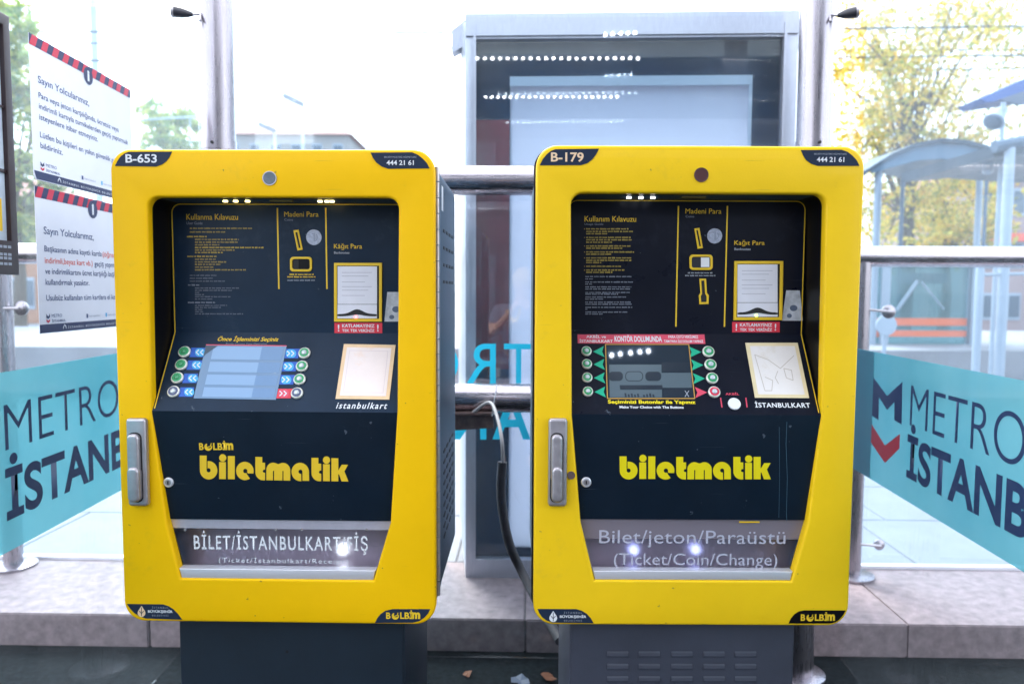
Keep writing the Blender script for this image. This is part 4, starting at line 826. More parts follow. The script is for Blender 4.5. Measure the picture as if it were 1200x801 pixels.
q = lambda x, y: RW.uv(940 + x / 1.996, 400 + y / 1.998)
link('metro_emblem', flat(RW, [[q(*p) for p in ((165, 80), (200, 127), (236, 94), (234, 194), (217, 184), (217, 142), (200, 160), (181, 130), (180, 184), (163, 172))]], .002), NAVYINK, rw)
link('metro_chevron', flat(RW, [[q(*p) for p in ((162, 190), (195, 243), (230, 216), (229, 250), (195, 284), (162, 236))]], .002), mat('dark_red_ink', (.45, .03, .05), .5), rw)

# ------------------------------------------------------------------ notices on the left wall
INKB = mat('notice_navy', (0.02, 0.05, 0.18), .5); STRN = mat('stripe_navy', (.02, .03, .10), .5); STRR = mat('stripe_red', (.62, .03, .07), .5)
def notice(ptl, pbl, ptr, lab, title, rows, cut):
    u0, v1 = LW.uv(*ptl); _, v0 = LW.uv(*pbl); u1 = ptr; H = v1 - v0; W = u1 - u0
    S = Surf(LW.at(u0, v0, .004), LW.U)
    t = thing('notice', lab, 'notice', tuple(LW.at(u0, v0, .004)), 0, 'paper notices on the left glass wall')
    sheet = [(0, cut), (cut * .8, 0), (W, 0), (W, H), (0, H)] if cut else [(0, 0), (W, 0), (W, H), (0, H)]
    link('sheet', prism(S, sheet, 0, .0015), PAPER, t)
    S2 = Surf(S.at(0, 0, .0015), LW.U)
    h = H * .075; link('stripe_border', flat(S2, [[(0, H - h), (W, H - h), (W, H), (0, H)]], .0004), STRN, t)
    n_ = 11; step = W / n_
    for k in range(n_): x = k * step; link('red_stripe', flat(S2, [[(x, H - h), (min(W, x + step * .52), H - h), (min(W, x + step * .52 + h * .5), H), (min(W, x + h * .5), H)]], .0007), STRR, t)
    b = H * .062; fb = link('footer_band', flat(S2, [[(cut if cut else 0, 0.0015), (W, .0015), (W, b), (0, b)]], .0004), STRN, t)
    lettering(S2, 'İSTANBUL BÜYÜKŞEHİR BELEDİYESİ', W * .24, W * .80, b * .28, b * .68, WHITE, fb, spacing=1.6, w_=.0008, bold=.01)
    e = [(W * .21 + .35 * b * math.sin(R(a)) * (1 if a != 0 else 0), b * .45 - (.35 * b * math.cos(R(a)) if a else -b * .45)) for a in (0, 60, 90, 120, 150, 180, 210, 240, 270, 300)]
    link('emblem', flat(S2, [[(x, 2 * b * .45 - (2 * b * .45 - y)) for x, y in e]], .0008), WHITE, fb)
    ic = link('info_icon', flat(S2, [circ(W * .52, H - h * 1.05, H * .068, 28)], .0010), STRN, t)
    lettering(S2, 'i', W * .52 - W * .010, W * .52 + W * .010, H - h * 1.05 - H * .042, H - h * 1.05 + H * .042, WHITE, ic, bold=.05, w_=.0014)
    TXT.body = ''
    def line(body, x0, x1, vt, hh, m, fit=None): lettering(S2, body, W * x0, W * x1, H * (1 - vt) - H * hh, H * (1 - vt), m, t, w_=.0005, fit=fit, capfit=True, bold=.008)
    line(title, .06, .52, .265, .05, INKB)
    for body, x0, x1, vt, m in rows: line(body, x0, x1, vt, .040, m)
    k = flat(S2, [[(W * .055, H * .135), (W * .070, H * .115), (W * .085, H * .135), (W * .085, H * .105), (W * .079, H * .107), (W * .070, H * .098), (W * .061, H * .107), (W * .055, H * .105)]], .0006); link('metro_emblem', k, STRN, t)
    link('metro_chevron', flat(S2, [[(W * .055, H * .098), (W * .070, H * .086), (W * .085, H * .098), (W * .085, H * .082), (W * .070, H * .070), (W * .055, H * .082)]], .0006), STRR, t)
    lettering(S2, 'METRO', W * .10, W * .19, H * .108, H * .130, INKB, t, w_=.0005); lettering(S2, 'İSTANBUL', W * .10, W * .22, H * .074, H * .096, INKB, t, w_=.0005, bold=.02)
    for x in (.42, .62):
        link('social_icon', flat(S2, [[(W * x, H * .088), (W * (x + .016), H * .088), (W * (x + .016), H * .118), (W * x, H * .118)]], .0006), INKB if x < .5 else CYANP, t)
        lettering(S2, 'metroistanbul', W * (x + .025), W * (x + .14), H * .094, H * .110, GREYP, t, w_=.0005)
uR = LW.uv(150.5, 94)[0]
notice((31, 38), (35.5, 209), uR, 'white notice with a red and navy striped top edge, upper of two', 'Sayın Yolcularımız,',
       [('Para veya jeton karşılığında, ücretsiz veya', .06, .84, .38, INKB), ('indirimli kartıyla turnikelerden geçiş yaptırmak', .06, .95, .455, INKB), ('isteyenlere itibar etmeyiniz.', .06, .60, .53, INKB),
        ('Lütfen bu kişileri en yakın güvenlik görevlisine', .06, .95, .655, INKB), ('bildiriniz.', .06, .25, .73, INKB)], .012)
u2 = LW.uv(38, 217)[0]
notice((38, 217.5), (40, 391.5), u2 + (uR - LW.uv(31, 38)[0]), 'white notice with red words in its text, below the other notice', 'Sayın Yolcularımız,',
       [('Başkasının adına kayıtlı kartla', .06, .60, .395, INKB), ('(öğrenci,', .61, .80, .395, REDINK), ('indirimli,beyaz kart vb.)', .06, .50, .475, REDINK), ('geçiş yapmak', .52, .78, .475, INKB), ('ve indirimlikartını ücret karşılığı başkasına', .06, .84, .55, INKB),
        ('kullandırmak yasaktır.', .06, .46, .625, INKB), ('Usulsüz kullanılan tüm kartlara el konulacaktır.', .06, .93, .735, INKB)], 0)
# framed board at the very left edge
bS = Surf(LW.at(0, 0, .03), LW.U); ub_ = bS.uv(14.5, 200)[0]; z1_ = bS.uv(13, 23)[1]; z0_ = bS.uv(15, 322)[1]; ua_ = ub_ - .55
t = thing('map_board', 'dark brown framed notice board cut off by the left picture edge', 'notice board', tuple(bS.at(ua_, z0_, 0)))
link('frame', curve_plate(bS, [[(ua_, z0_), (ub_, z0_), (ub_, z1_), (ua_, z1_)], [(ua_ + .03, z0_ + .09), (ub_ - .028, z0_ + .09), (ub_ - .028, z1_ - .03), (ua_ + .03, z1_ - .03)]], -.02, .008, .002), mat('dark_brown_frame', (.028, .012, .014), .4), t)
link('sheet', prism(bS, [(ua_ + .02, z0_ + .08), (ub_ - .02, z0_ + .08), (ub_ - .02, z1_ - .02), (ua_ + .02, z1_ - .02)], -.01, -.004), mat('map_sheet', (.55, .63, .72), .4, var=.2, vscale=20), t)
link('crossbar', prism(bS, [(ua_ + .03, z0_ + .27), (ub_ - .02, z0_ + .27), (ub_ - .02, z0_ + .278), (ua_ + .03, z0_ + .278)], -.003, .002), MATS['dark_brown_frame'], t)
link('crossbar', prism(bS, [(ua_ + .03, z0_ + .44), (ub_ - .02, z0_ + .44), (ub_ - .02, z0_ + .445), (ua_ + .03, z0_ + .445)], -.003, .002), MATS['dark_brown_frame'], t)
link('yellow_sign_print', flat(bS, [[(ub_ - .16, z0_ + .115), (ub_ - .045, z0_ + .115), (ub_ - .045, z0_ + .20), (ub_ - .16, z0_ + .20)]], -.0035), YPRINT, t)
wr = []
for k, y in enumerate((.07, .05, .04, .025)):
    for j in range(14):
        x = ub_ - .28 + j * .018; wr.append([(x, z0_ + y), (x + .014, z0_ + y), (x + .014, z0_ + y + .007), (x, z0_ + y + .007)])
tag(link('small_print', flat(bS, wr, .0085), GREYP, t), kind='stuff')

# ------------------------------------------------------------------ advertising light box on the ledge
BY = R(-2.2); BU = Vector((math.cos(BY), math.sin(BY), 0)); BX = Surf((0, 3.56, 0), BU)
bx0, _ = BX.uv(545.5, 341); bx1 = BX.uv(933.5, 100)[0]; zt_ = BX.uv(740, 15.5)[1]; BM = mat('lightbox_steel', (.44, .46, .54), .38, .75, var=.1, vscale=20, bump=.04, bscale=100, stretch=(10, 1, 1), rvar=.08)
lb = thing('advertising_light_box', 'large steel framed light box with dark glass standing behind the machines', 'light box', tuple(BX.at((bx0 + bx1) / 2, LH, 0)))
gx0 = BX.uv(556.5, 341)[0]; gx1 = BX.uv(918, 100)[0]; zh_ = BX.uv(740, 44.5)[1]; zb_ = BX.uv(570, 655)[1]
link('front_frame', curve_plate(BX, [[(bx0, LH), (bx1, LH), (bx1, zt_), (bx0, zt_)], [(gx0, zb_), (gx1, zb_), (gx1, zh_), (gx0, zh_)]], -.05, 0, .002), BM, lb)
link('header', prism(BX, [(bx0 + .0, zh_ + .012), (bx1, zh_ + .012), (bx1, zt_), (bx0, zt_)], .0005, .012), BM, lb)
def side_shell(sg, ux):
    pts = [(0, LH + .03), (-.10, LH + .05), (-.17, LH + .14), (-.20, LH + .30), (-.20, zt_ - .19), (-.10, zt_ - .12), (0, zt_ - .10)]
    def f(b):
        # shell leaves the front edge outwards and back, then closes behind
        prof = [(0.0, -.004), (.022, -.05), (.066, -.30)]
        zs = [LH + .004, LH + .06, LH + .16, LH + .30, zt_ - .10, zt_ - .03]
        rows = []
        for z in zs:
            k = max(0, 1 - max(0, (z - LH)) / .30) ** 2
            rows.append([b.verts.new(BX.at(ux + sg * p[0] * (1 - .75 * k), z, p[1])) for p in prof])
        for i in range(len(rows) - 1):
            for j in range(2): b.faces.new((rows[i][j], rows[i][j + 1], rows[i + 1][j + 1], rows[i + 1][j]))
    me = mk(f); autosmooth(me, 60); return me
SH = mat('shell_pale_steel', (.72, .76, .82), .35, .3, var=.05, vscale=8)
link('side_shell', side_shell(-1, bx0), SH, lb); link('side_shell', side_shell(1, bx1), SH, lb)
for sg, ux in ((-1, bx0), (1, bx1)):
    link('corner_cap', prism(BX, [(ux, zt_ - .12), (ux + sg * .07, zt_ - .16), (ux + sg * .07, zt_ - .055), (ux, zt_ - .002)] if sg < 0 else [(ux, zt_ - .12), (ux, zt_ - .002), (ux + .05, zt_ - .045), (ux + .05, zt_ - .15)], -.12, -.045), BM, lb)
link('back_frame', curve_plate(BX, [[(bx0 - .03, LH + .01), (bx1 + .03, LH + .01), (bx1 + .03, zt_ - .01), (bx0 - .03, zt_ - .01)], [(bx0 + .08, LH + .2), (bx1 - .08, LH + .2), (bx1 - .08, zt_ - .2), (bx0 + .08, zt_ - .2)]], -.34, -.29, .002), BM, lb)
link('roof_shell', prism(Surf(BX.at(0, zt_ - .01), BU, Vector((BU.y * 0, 0, 1))), [(bx0, -.02), (bx1, -.02), (bx1, 0), (bx0, 0)], -.30, -.045), BM, lb)
IN = BX.back(.13)
pa0, pa1 = IN.uv(597.5, 200)[0], IN.uv(878, 130)[0]; pz1 = IN.uv(740, 92)[1]; pz0 = IN.uv(600, 640)[1]
link('inner_back', curve_plate(IN, [[(bx0 + .01, LH + .05), (bx1 - .01, LH + .05), (bx1 - .01, zt_ - .03), (bx0 + .01, zt_ - .03)], [(pa0 + .006, pz0 + .01), (pa1 - .006, pz0 + .01), (pa1 - .006, pz1 - .01), (pa0 + .006, pz1 - .01)]], -.01, 0, .001), mat('lightbox_dark_teal', (.004, .045, .11), .6, spec=.2, var=.3, vscale=2.5), lb)
PB = bpy.data.materials.new('backlit_poster'); PB.use_nodes = True; n = PB.node_tree.nodes; l = PB.node_tree.links; n.clear()
o_ = n.new('ShaderNodeOutputMaterial'); d_ = n.new('ShaderNodeBsdfDiffuse'); t_ = n.new('ShaderNodeBsdfTranslucent'); x_ = n.new('ShaderNodeMixShader'); x_.inputs[0].default_value = .5
d_.inputs[0].default_value = (.74, .76, .82, 1); t_.inputs[0].default_value = (.80, .82, .92, 1); l.new(d_.outputs[0], x_.inputs[1]); l.new(t_.outputs[0], x_.inputs[2]); l.new(x_.outputs[0], o_.inputs[0])
ra, rb_ = IN.uv(555, 200)[0] - .03, IN.uv(597.5, 200)[0]; rz1 = IN.uv(575, 141)[1]; rz0 = IN.uv(575, 432)[1]
link('red_sheet', prism(IN, [(ra, rz0), (rb_ - .002, rz0), (rb_ - .002, rz1), (ra, rz1)], .002, .006), mat('dark_red_sheet', (.27, .018, .04), .5, var=.35, vscale=3), lb)
link('poster_panel', prism(IN, [(pa0, pz0), (pa1, pz0), (pa1, pz1), (pa0, pz1)], .002, .006), PB, lb)
link('poster_rail', prism(IN, [(pa0, pz1 - .045), (pa1, pz1 - .045), (pa1, pz1), (pa0, pz1)], .031, .045), mat('rail_white', (.80, .84, .92), .35), lb)
link('poster_rail', prism(IN, [(pa1 - .014, pz0), (pa1, pz0), (pa1, pz1 - .046), (pa1 - .014, pz1 - .046)], .031, .045), MATS['rail_white'], lb)
link('front_glass', prism(BX, [(gx0 - .005, zb_ - .005), (gx1 + .005, zb_ - .005), (gx1 + .005, zh_ + .005), (gx0 - .005, zh_ + .005)], -.022, -.014), MATS['box_glass'], lb)
for ux, xx in ((gx0, .0), (gx1, -.0)): link('glass_bead', prism(BX, [(ux - .006, zb_), (ux + .006, zb_), (ux + .006, zh_ + .06), (ux - .006, zh_ + .06)], .0125, .018), BM, lb)
sp = mk(lambda b: [b.faces.new([b.verts.new(Vector(p)) for p in ((0, 0, 0), (1, 0, 0), (1, 0, 1))])])

# ------------------------------------------------------------------ unseen canopy, cut and tinted for dark glass reflections, with rows of LED lamps
CAN = mat('canopy_panel', (.04, .085, .14), .6, var=.1, vscale=3)
cn = thing('unseen_canopy', 'unseen flat shelter roof, cut to darken the glass reflections', 'canopy', tuple(st(0, 1, 3.4)))
link('roof_panel', mk(lambda b: add_box(b, (-0.9, -2.0, 3.40), (2.9, 0.95, 3.44), STM)), CAN, cn)
for yy, x0_, x1_ in ((.13, -.34, .92), (-1.03, -.34, .90)):
    s_ = link('led_strip', mk(lambda b: add_box(b, (x0_ - .03, yy - .012, 3.385), (x1_ + .03, yy + .012, 3.399), STM)), DARKG, cn)
    for k in range(22):
        x = x0_ + (x1_ - x0_) * k / 21
        link('diode', mk(lambda b: add_box(b, (x - .010, yy - .008, 3.372), (x + .010, yy + .008, 3.384), STM)), mat('diode_light', (1, 1, 1), emis=9, emc=(.9, .95, 1)), s_)

cs = MR['C']; sl = None                      # lamps over the right machine that its tilted screen mirrors
for px, py in ((717, 417), (727, 415.6), (739, 414.2), (750, 413), (760, 412)):
    u, v = cs.uv(px, py); p = cs.at(u, v); d = (p - EYE).normalized(); r_ = d - cs.N * 2 * d.dot(cs.N); q = p + r_ * ((3.385 - p.z) / r_.z)
    link('spot_lamp', tube([q, q + Vector((0, 0, .012))], .0105, 14), mat('spot_light', (1, 1, 1), emis=16, emc=(.8, .88, 1)), cn)

# ------------------------------------------------------------------ far side of the street
def wp(px, py, Y): d = ray(px, py); return EYE + d * (Y / d.y)
CONC = mat('platform_concrete', (.27, .26, .28), .8, var=.15, vscale=2, bump=.1, bscale=30)
tag(link('tram_platform', mk(lambda b: add_box(b, (-40, 10, -.01), (40, 15.5, .78))), CONC, base=False), kind='structure')
WH = mat('white_steel', (.34, .39, .46), .4, .2); BG = mat('blue_grey_metal', (.08, .12, .18), .45, .2, var=.15, vscale=4)
def post_px(name, x, y0, y1, Y, wpx, m, parent, ztop=None, zbot=None):
    a = wp(x, y0, Y); b = wp(x, y1, Y); r_ = wpx / 2 * Y / F
    return link(name, tube([Vector((a.x, Y, zbot if zbot is not None else b.z)), Vector((a.x, Y, ztop if ztop is not None else a.z))], r_, 14), m, parent)
b0 = wp(1085, 400, 11.5); ts = thing('tram_stop_shelter', 'far tram stop shelter with an arched blue roof and orange striped glass', 'shelter', (b0.x, 11.5, .78))
def arch(b):
    pts = [(1004, 205), (1020, 196), (1045, 180), (1075, 167), (1105, 161.5), (1135, 164), (1160, 171)]
    for yy, (dx, dy) in enumerate([(0, 0)]):
        A = [wp(x, y, 11.0) for x, y in pts]; B = [p + Vector((0, 2.6, 0)) for p in A]
        for i in range(len(A) - 1):
            t_ = Vector((0, 0, -.06)); q = [A[i], A[i + 1], B[i + 1], B[i]]
            v = [b.verts.new(p) for p in q] + [b.verts.new(p + t_) for p in q]
            for f in ((0, 1, 2, 3), (7, 6, 5, 4), (0, 4, 5, 1), (1, 5, 6, 2), (2, 6, 7, 3), (3, 7, 4, 0)): b.faces.new([v[k] for k in f])
link('arched_roof', mk(arch), mat('roof_sheet', (.03, .055, .09), .4, var=.2, vscale=3), ts)
def fascia(b):
    top = [(1020, 197), (1045, 182), (1075, 170), (1105, 165), (1135, 168), (1158, 176)]; bot = [(1022, 203), (1045, 196), (1075, 188), (1105, 186), (1135, 192), (1158, 202)]
    a = [b.verts.new(wp(x, y, 11.05)) for x, y in top] + [b.verts.new(wp(x, y, 11.05)) for x, y in bot[::-1]]; b.faces.new(a)
    c_ = [b.verts.new(v.co + Vector((0, .04, 0))) for v in a]; b.faces.new(c_[::-1])
link('end_fascia', mk(fascia), mat('fascia_blue', (.09, .17, .26), .35), ts)
for x, wpx, Y_ in ((1030, 8, 11.2), (1059, 4.5, 13.4), (1149, 7, 11.2), (1157, 4, 13.4)): post_px('column', x, 190, 400, Y_, wpx, WH if wpx > 5 else BG, ts, zbot=.78)
gm = glass('stop_glass', (.36, .58, .62), refl=.04, dust=.22, dustcol=(.18, .36, .40)); 
def pbox(name, x0, y0, x1, y1, Y, th, m, parent): a = wp(x0, y0, Y); b_ = wp(x1, y1, Y); return link(name, mk(lambda b: add_box(b, (a.x, Y, b_.z), (b_.x, Y + th, a.z))), m, parent)
pbox('glass_panel', 1041, 312, 1137, 405, 11.3, .02, gm, ts); pbox('glass_panel', 1006, 312, 1034, 405, 11.3, .02, gm, ts)
pbox('panel_frame', 1034, 310, 1041, 405, 11.25, .08, WH, ts); pbox('panel_frame', 1137, 310, 1142, 405, 11.25, .08, WH, ts); pbox('panel_frame', 1041, 308.5, 1137, 312, 11.25, .08, WH, ts)
ORG = mat('orange_stripe', (.85, .16, .05), .5)
for y0, y1 in ((372.5, 381.5), (387, 394.5)): pbox('orange_stripe', 1041.5, y0, 1136.5, y1, 11.27, .01, ORG, ts); pbox('orange_stripe', 1006, y0, 1033.5, y1, 11.27, .01, ORG, ts)
def bar(name, p0, p1, Y, wpx, m, parent): link(name, tube([wp(*p0, Y), wp(*p1, Y)], wpx / 2 * Y / F, 10), m, parent)
bar('brace', (1075, 329), (1051, 363), 11.2, 4, WH, ts); bar('brace', (1080, 330), (1106, 362), 11.2, 2, WH, ts)
pbox('seat_back', 1053, 320, 1110, 332, 12.6, .1, BG, ts)
# nearer shelter end at the right edge
b0 = wp(1183, 440, 8.6); t = thing('platform_gate', 'pale steel portal with round columns at the right picture edge', 'gate', (b0.x, 8.6, LH))
post_px('column', 1184, 165, 440, 8.6, 11, WH, t, zbot=LH); post_px('column', 1149, 308, 440, 8.6, 9, WH, t, zbot=LH)
post_px('column', 1176, 120, 260, 9.2, 5, WH, t, zbot=LH)
link('beam', mk(lambda b: add_tube(b, [wp(1165, 172, 8.6), wp(1290, 150, 8.6)], .07, 10)), BG, t); bar('rail', (1148, 322), (1300, 318), 8.6, 4, WH, t)
link('roof_sheet', mk(lambda b: add_prism(b, Surf((0, 8.7, 0), (1, 0, 0)), [Surf((0, 8.7, 0), (1, 0, 0)).uv(*p) for p in ((1160, 172), (1230, 160), (1330, 170), (1330, 185), (1230, 178), (1165, 184))], -2.0, 0)), MATS['roof_sheet'], t)
t = thing('blue_awning', 'bright blue sloping awning beam at the upper right edge', 'awning', tuple(wp(1210, 120, 9.6)))
S9 = Surf((0, 9.6, 0), (1, 0, 0))
link('beam', prism(S9, [S9.uv(*p) for p in ((1149, 115), (1215, 86), (1300, 50), (1300, 78), (1215, 112), (1156, 120))], -.5, 0), mat('blue_beam', (.012, .07, .30), .4), t)
link('soffit', prism(S9, [S9.uv(*p) for p in ((1168, 118), (1215, 102), (1300, 68), (1300, 90), (1215, 123), (1190, 124))], .01, .06), mat('soffit_grey', (.10, .12, .18), .5), t)
t = thing('platform_loudspeaker', 'small white loudspeaker under the blue awning', 'loudspeaker', tuple(wp(1167, 141, 9.3)))
link('horn', tube([wp(1176, 128, 9.3), wp(1168, 136, 9.25), wp(1164, 143, 9.2)], [.05, .09, .12], 16), WH, t); link('mouth', tube([wp(1164, 143, 9.2), wp(1163.5, 144, 9.19)], [.10, .08], 16), BG, t)
t = thing('round_lamp', 'small round white lamp on a short arm beside the far shelter', 'lamp', tuple(wp(1158, 196, 9.4)))
link('lamp_head', tube([wp(1158, 190, 9.3), wp(1158, 191, 9.35), wp(1157.5, 201, 9.35), wp(1157.5, 202, 9.3)], [.03, .06, .06, .03], 14), WH, t); bar('arm', (1161, 196), (1178, 194), 9.35, 1.6, WH, t)
t = thing('round_sign', 'round pale sign on a post in front of the striped glass', 'sign', tuple(wp(1039, 412, 9.0)))
c_ = wp(1039, 381, 9.0); link('disc', tube([c_, c_ + Vector((0, .02, 0))], .125, 28), WH, t); link('post', tube([Vector((c_.x, 9.04, LH)), Vector((c_.x, 9.04, c_.z))], .025, 10), WH, t)

# ---- buildings
def building(name, lab, x0, x1, ytop, Y, depth, wallm, roofm, rows, cols, zr=None, shop=None, over=.4, cat='building'):
    a = wp(x0, ytop, Y); b_ = wp(x1, ytop, Y); z = zr or a.z
    t = thing(name, lab, cat, ((a.x + b_.x) / 2, Y, 0))
    link('wall', mk(lambda b: add_box(b, (a.x, Y, 0), (b_.x, Y + depth, z))), wallm, t)
    def rf(b):
        v = [b.verts.new(p) for p in ((a.x - over, Y - over, z + .01), (b_.x + over, Y - over, z + .01), (b_.x + over, Y + depth + over, z + .01), (a.x - over, Y + depth + over, z + .01), (a.x + depth * .3, Y + depth / 2, z + depth * .22), (b_.x - depth * .3, Y + depth / 2, z + depth * .22))]
        for f in ((3, 2, 1, 0), (0, 1, 5, 4), (1, 2, 5), (2, 3, 4, 5), (3, 0, 4)): b.faces.new([v[k] for k in f])
    link('roof', mk(rf), roofm, t)
    wv = (b_.x - a.x) / cols; hv = z / rows
    for i in range(cols):
        for j in range(rows):
            x = a.x + wv * (i + .5); zz = hv * (j + .5)
            f = link('window', mk(lambda b: add_box(b, (x - wv * .25, Y - .05, zz - hv * .26), (x + wv * .25, Y + .02, zz + hv * .26))), WH, t)
            link('pane', mk(lambda b: add_box(b, (x - wv * .20, Y - .07, zz - hv * .21), (x + wv * .20, Y - .052, zz + hv * .21))), mat('far_window', (.08, .11, .15), .15), f)
    if shop: pbox('sign_board', *shop, Y - .3, .2, REDINK, t)
    return t
WALLW = mat('pale_render', (.36, .34, .33), .8, var=.08, vscale=.5); ROOFR = mat('red_roof_tiles', (.30, .085, .06), .7, var=.3, vscale=2, bump=.3, bscale=6); WALLB = mat('brick_orange', (.38, .18, .10), .8, var=.15, vscale=1); WALLP = mat('pink_render', (.36, .26, .26), .8, var=.08, vscale=.6)
building('far_building', 'far pale building with a low red roof left of the light box', 262, 408, 158, 60, 9, WALLW, ROOFR, 5, 6)
building('far_building', 'orange brick building seen left of the notices', -60, 42, 236, 34, 8, WALLB, ROOFR, 2, 5)
building('far_building', 'pinkish building with a red sign at the right edge', 1150, 1330, 206, 30, 8, WALLP, ROOFR, 3, 6, shop=(1152, 273, 1300, 283))
building('unseen_building', 'unseen grey building added behind the photographer for dark reflections', 0, 1, 300, -9, -8, mat('grey_facade', (.16, .15, .15), .8, var=.2, vscale=.5), ROOFR, 2, 1, zr=5.2) if 0 else None
fb = thing('unseen_building', 'unseen dark building added behind the photographer for dark reflections', 'building', (0, -9, 0))  # unseen block added so steel and glass have something dark to reflect
link('wall', mk(lambda b: add_box(b, (-4.5, -14, 0), (7.5, -9, 5.0))), mat('grey_facade', (.045, .050, .065), .8, var=.2, vscale=.5), fb)
for k in range(4):
    for j in range(2): x = -4.5 + k * 3.0; link('window', mk(lambda b: add_box(b, (x - .7, -9.0, 1.0 + j * 2.2), (x + .7, -8.93, 2.3 + j * 2.2))), MATS['far_window'], fb)

# ---- street lamps, wires, mast
def slamp(x, y, Y, lab, yb=240):
    h = wp(x, y, Y); t = thing('street_lamp', lab, 'street lamp', (h.x, Y, 0), 0, 'street lamps far behind')
    link('pole', tube([Vector((h.x + .35, Y, 0)), Vector((h.x + .35, Y, h.z - .3)), Vector((h.x + .25, Y, h.z)), h], [.09, .06, .05, .04], 8), mat('pale_pole', (.62, .66, .70), .5), t)
    link('lamp_head', bev_box((-.55, -.2, -.12), (.45, .2, .12), .06, Matrix.Translation(h) @ Matrix.Rotation(R(25), 4, 'Y')), BG, t)
slamp(345, 118, 34, 'far street lamp above the left machine, the taller one'); slamp(314, 150, 40, 'far street lamp above the red roof, the lower one')
h = wp(109, 0, 26); t = thing('catenary_mast', 'tall pale mast rising behind the upper notice', 'mast', (h.x, 26, 0))
link('shaft', tube([Vector((h.x, 26, 0)), Vector((h.x, 26, 14))], [.13, .11], 14), mat('mast_blue_grey', (.42, .50, .60), .4, .3), t)
link('cross_arm', tube([Vector((h.x, 26, 7.3)), Vector((h.x + 3.6, 26, 7.5))], .035, 8), MATS['mast_blue_grey'], t); link('hanger', tube([Vector((h.x + 3.2, 26, 7.5)), Vector((h.x + 3.2, 26, 6.5))], .02, 8), MATS['mast_blue_grey'], t)
WIRE = mat('wire_dark', (.06, .07, .09), .6)
for k, (ya, yb, Y) in enumerate(((46, 58, 22), (84, 78, 22), (36, 28, 19), (70, 62, 20))):
    a = wp(-200, ya, Y); b_ = wp(1400, yb, Y); mid = (a + b_) / 2 - Vector((0, 0, .12))
    tag(link('overhead_wire', tube(smooth_path([a, mid, b_], 12), .026, 6), WIRE), ['uppermost of the two wires left of the light box', 'lower of the two wires left of the light box', 'highest overhead wire crossing the autumn tree', 'overhead wire crossing the middle of the autumn tree'][k], 'wire', 'overhead tram wires')

# ---- trees
def leafmat(name, cols, tr=.5):
    m = bpy.data.materials.new(name); m.use_nodes = True; n = m.node_tree.nodes; l = m.node_tree.links; n.clear()
    o = n.new('ShaderNodeOutputMaterial'); d = n.new('ShaderNodeBsdfDiffuse'); t = n.new('ShaderNodeBsdfTranslucent'); mx = n.new('ShaderNodeMixShader'); mx.inputs[0].default_value = tr
    g = n.new('ShaderNodeNewGeometry'); cr = n.new('ShaderNodeValToRGB'); e = cr.color_ramp.elements; e[0].color = (*cols[0], 1); e[1].color = (*cols[-1], 1)
    for i, c in enumerate(cols[1:-1]): q = e.new((i + 1) / (len(cols) - 1)); q.color = (*c, 1)
    l.new(g.outputs['Random Per Island'], cr.inputs[0]); l.new(cr.outputs[0], d.inputs[0]); l.new(cr.outputs[0], t.inputs[0]); l.new(d.outputs[0], mx.inputs[1]); l.new(t.outputs[0], mx.inputs[2]); l.new(mx.outputs[0], o.inputs[0]); return m
BARK = mat('bark', (.10, .075, .055), .9, var=.3, vscale=8, bump=.4, bscale=30)
def tree(lab, px, py, Y, rx, rz, nclump, nleaf, lm, seedv, lsize=.16, ry=None, lowz=None):
    rd = random.Random(seedv); c = wp(px, py, Y); ry = ry or rx
    t = thing('tree', lab, 'tree', (c.x, Y, 0), 0, 'trees behind the shelter'); base = Vector((c.x, Y, 0))
    clumps = []
    while len(clumps) < nclump:
        p = Vector((rd.uniform(-1, 1), rd.uniform(-1, 1), rd.uniform(-1, 1)))
        if .25 < p.length < 1.0: clumps.append((c + Vector((p.x * rx, p.y * ry, p.z * rz)), rd.uniform(.16, .34) * rx))
    def wood(b):
        top = c + Vector((0, 0, rz * .3)); add_tube(b, [base, base + (top - base) * .3 + Vector((.1, 0, 0)), base + (top - base) * .65, top], [.03 * rx + .14, .03 * rx + .09, .08, .03], 10)
        for q, rr_ in clumps[::2]:
            s = base + (top - base) * rd.uniform(.38, .85); add_tube(b, [s, (s + q) / 2 + Vector((0, 0, .15 * rx)), q], [.05, .03, .012], 6)
    me = mk(wood); autosmooth(me, 60); link('trunk', me, BARK, t)
    vs, fs = [], []
    for q, rr_ in clumps:
        for _ in range(nleaf):
            d = Vector((rd.gauss(0, 1), rd.gauss(0, 1), rd.gauss(0, .8))) * (rr_ * .55); p = q + d
            a = Vector((rd.uniform(-1, 1), rd.uniform(-1, 1), rd.uniform(-1, 1))).normalized(); b2 = a.cross(Vector((rd.uniform(-1, 1), rd.uniform(-1, 1), rd.uniform(-1, 1)))).normalized()
            s = lsize * rd.uniform(.6, 1.3); i = len(vs)
            vs += [p - a * s, p - b2 * s * .55, p + a * s, p + b2 * s * .55]; fs.append((i, i + 1, i + 2, i + 3))
    link('crown', pydata(vs, fs), lm, t)
AUT = leafmat('autumn_leaves', [(.34, .30, .05), (.66, .50, .09), (.74, .56, .12), (.68, .40, .08), (.20, .25, .07), (.60, .54, .14)], .6)
GRN = leafmat('green_leaves', [(.12, .24, .08), (.30, .40, .12), (.56, .54, .14), (.20, .30, .12)], .6)
tree('large autumn tree with yellow leaves behind the far tram shelter', 1068, 118, 21, 2.75, 4.3, 110, 130, AUT, 3, .075)
tree('small pale green tree between the notices and the left post', 193, 168, 27, 1.25, 1.7, 30, 90, GRN, 5, .11)
tree('tall green and yellow tree between the notices and the map board', 12, 150, 18, 1.3, 3.0, 50, 130, GRN, 8, .11)
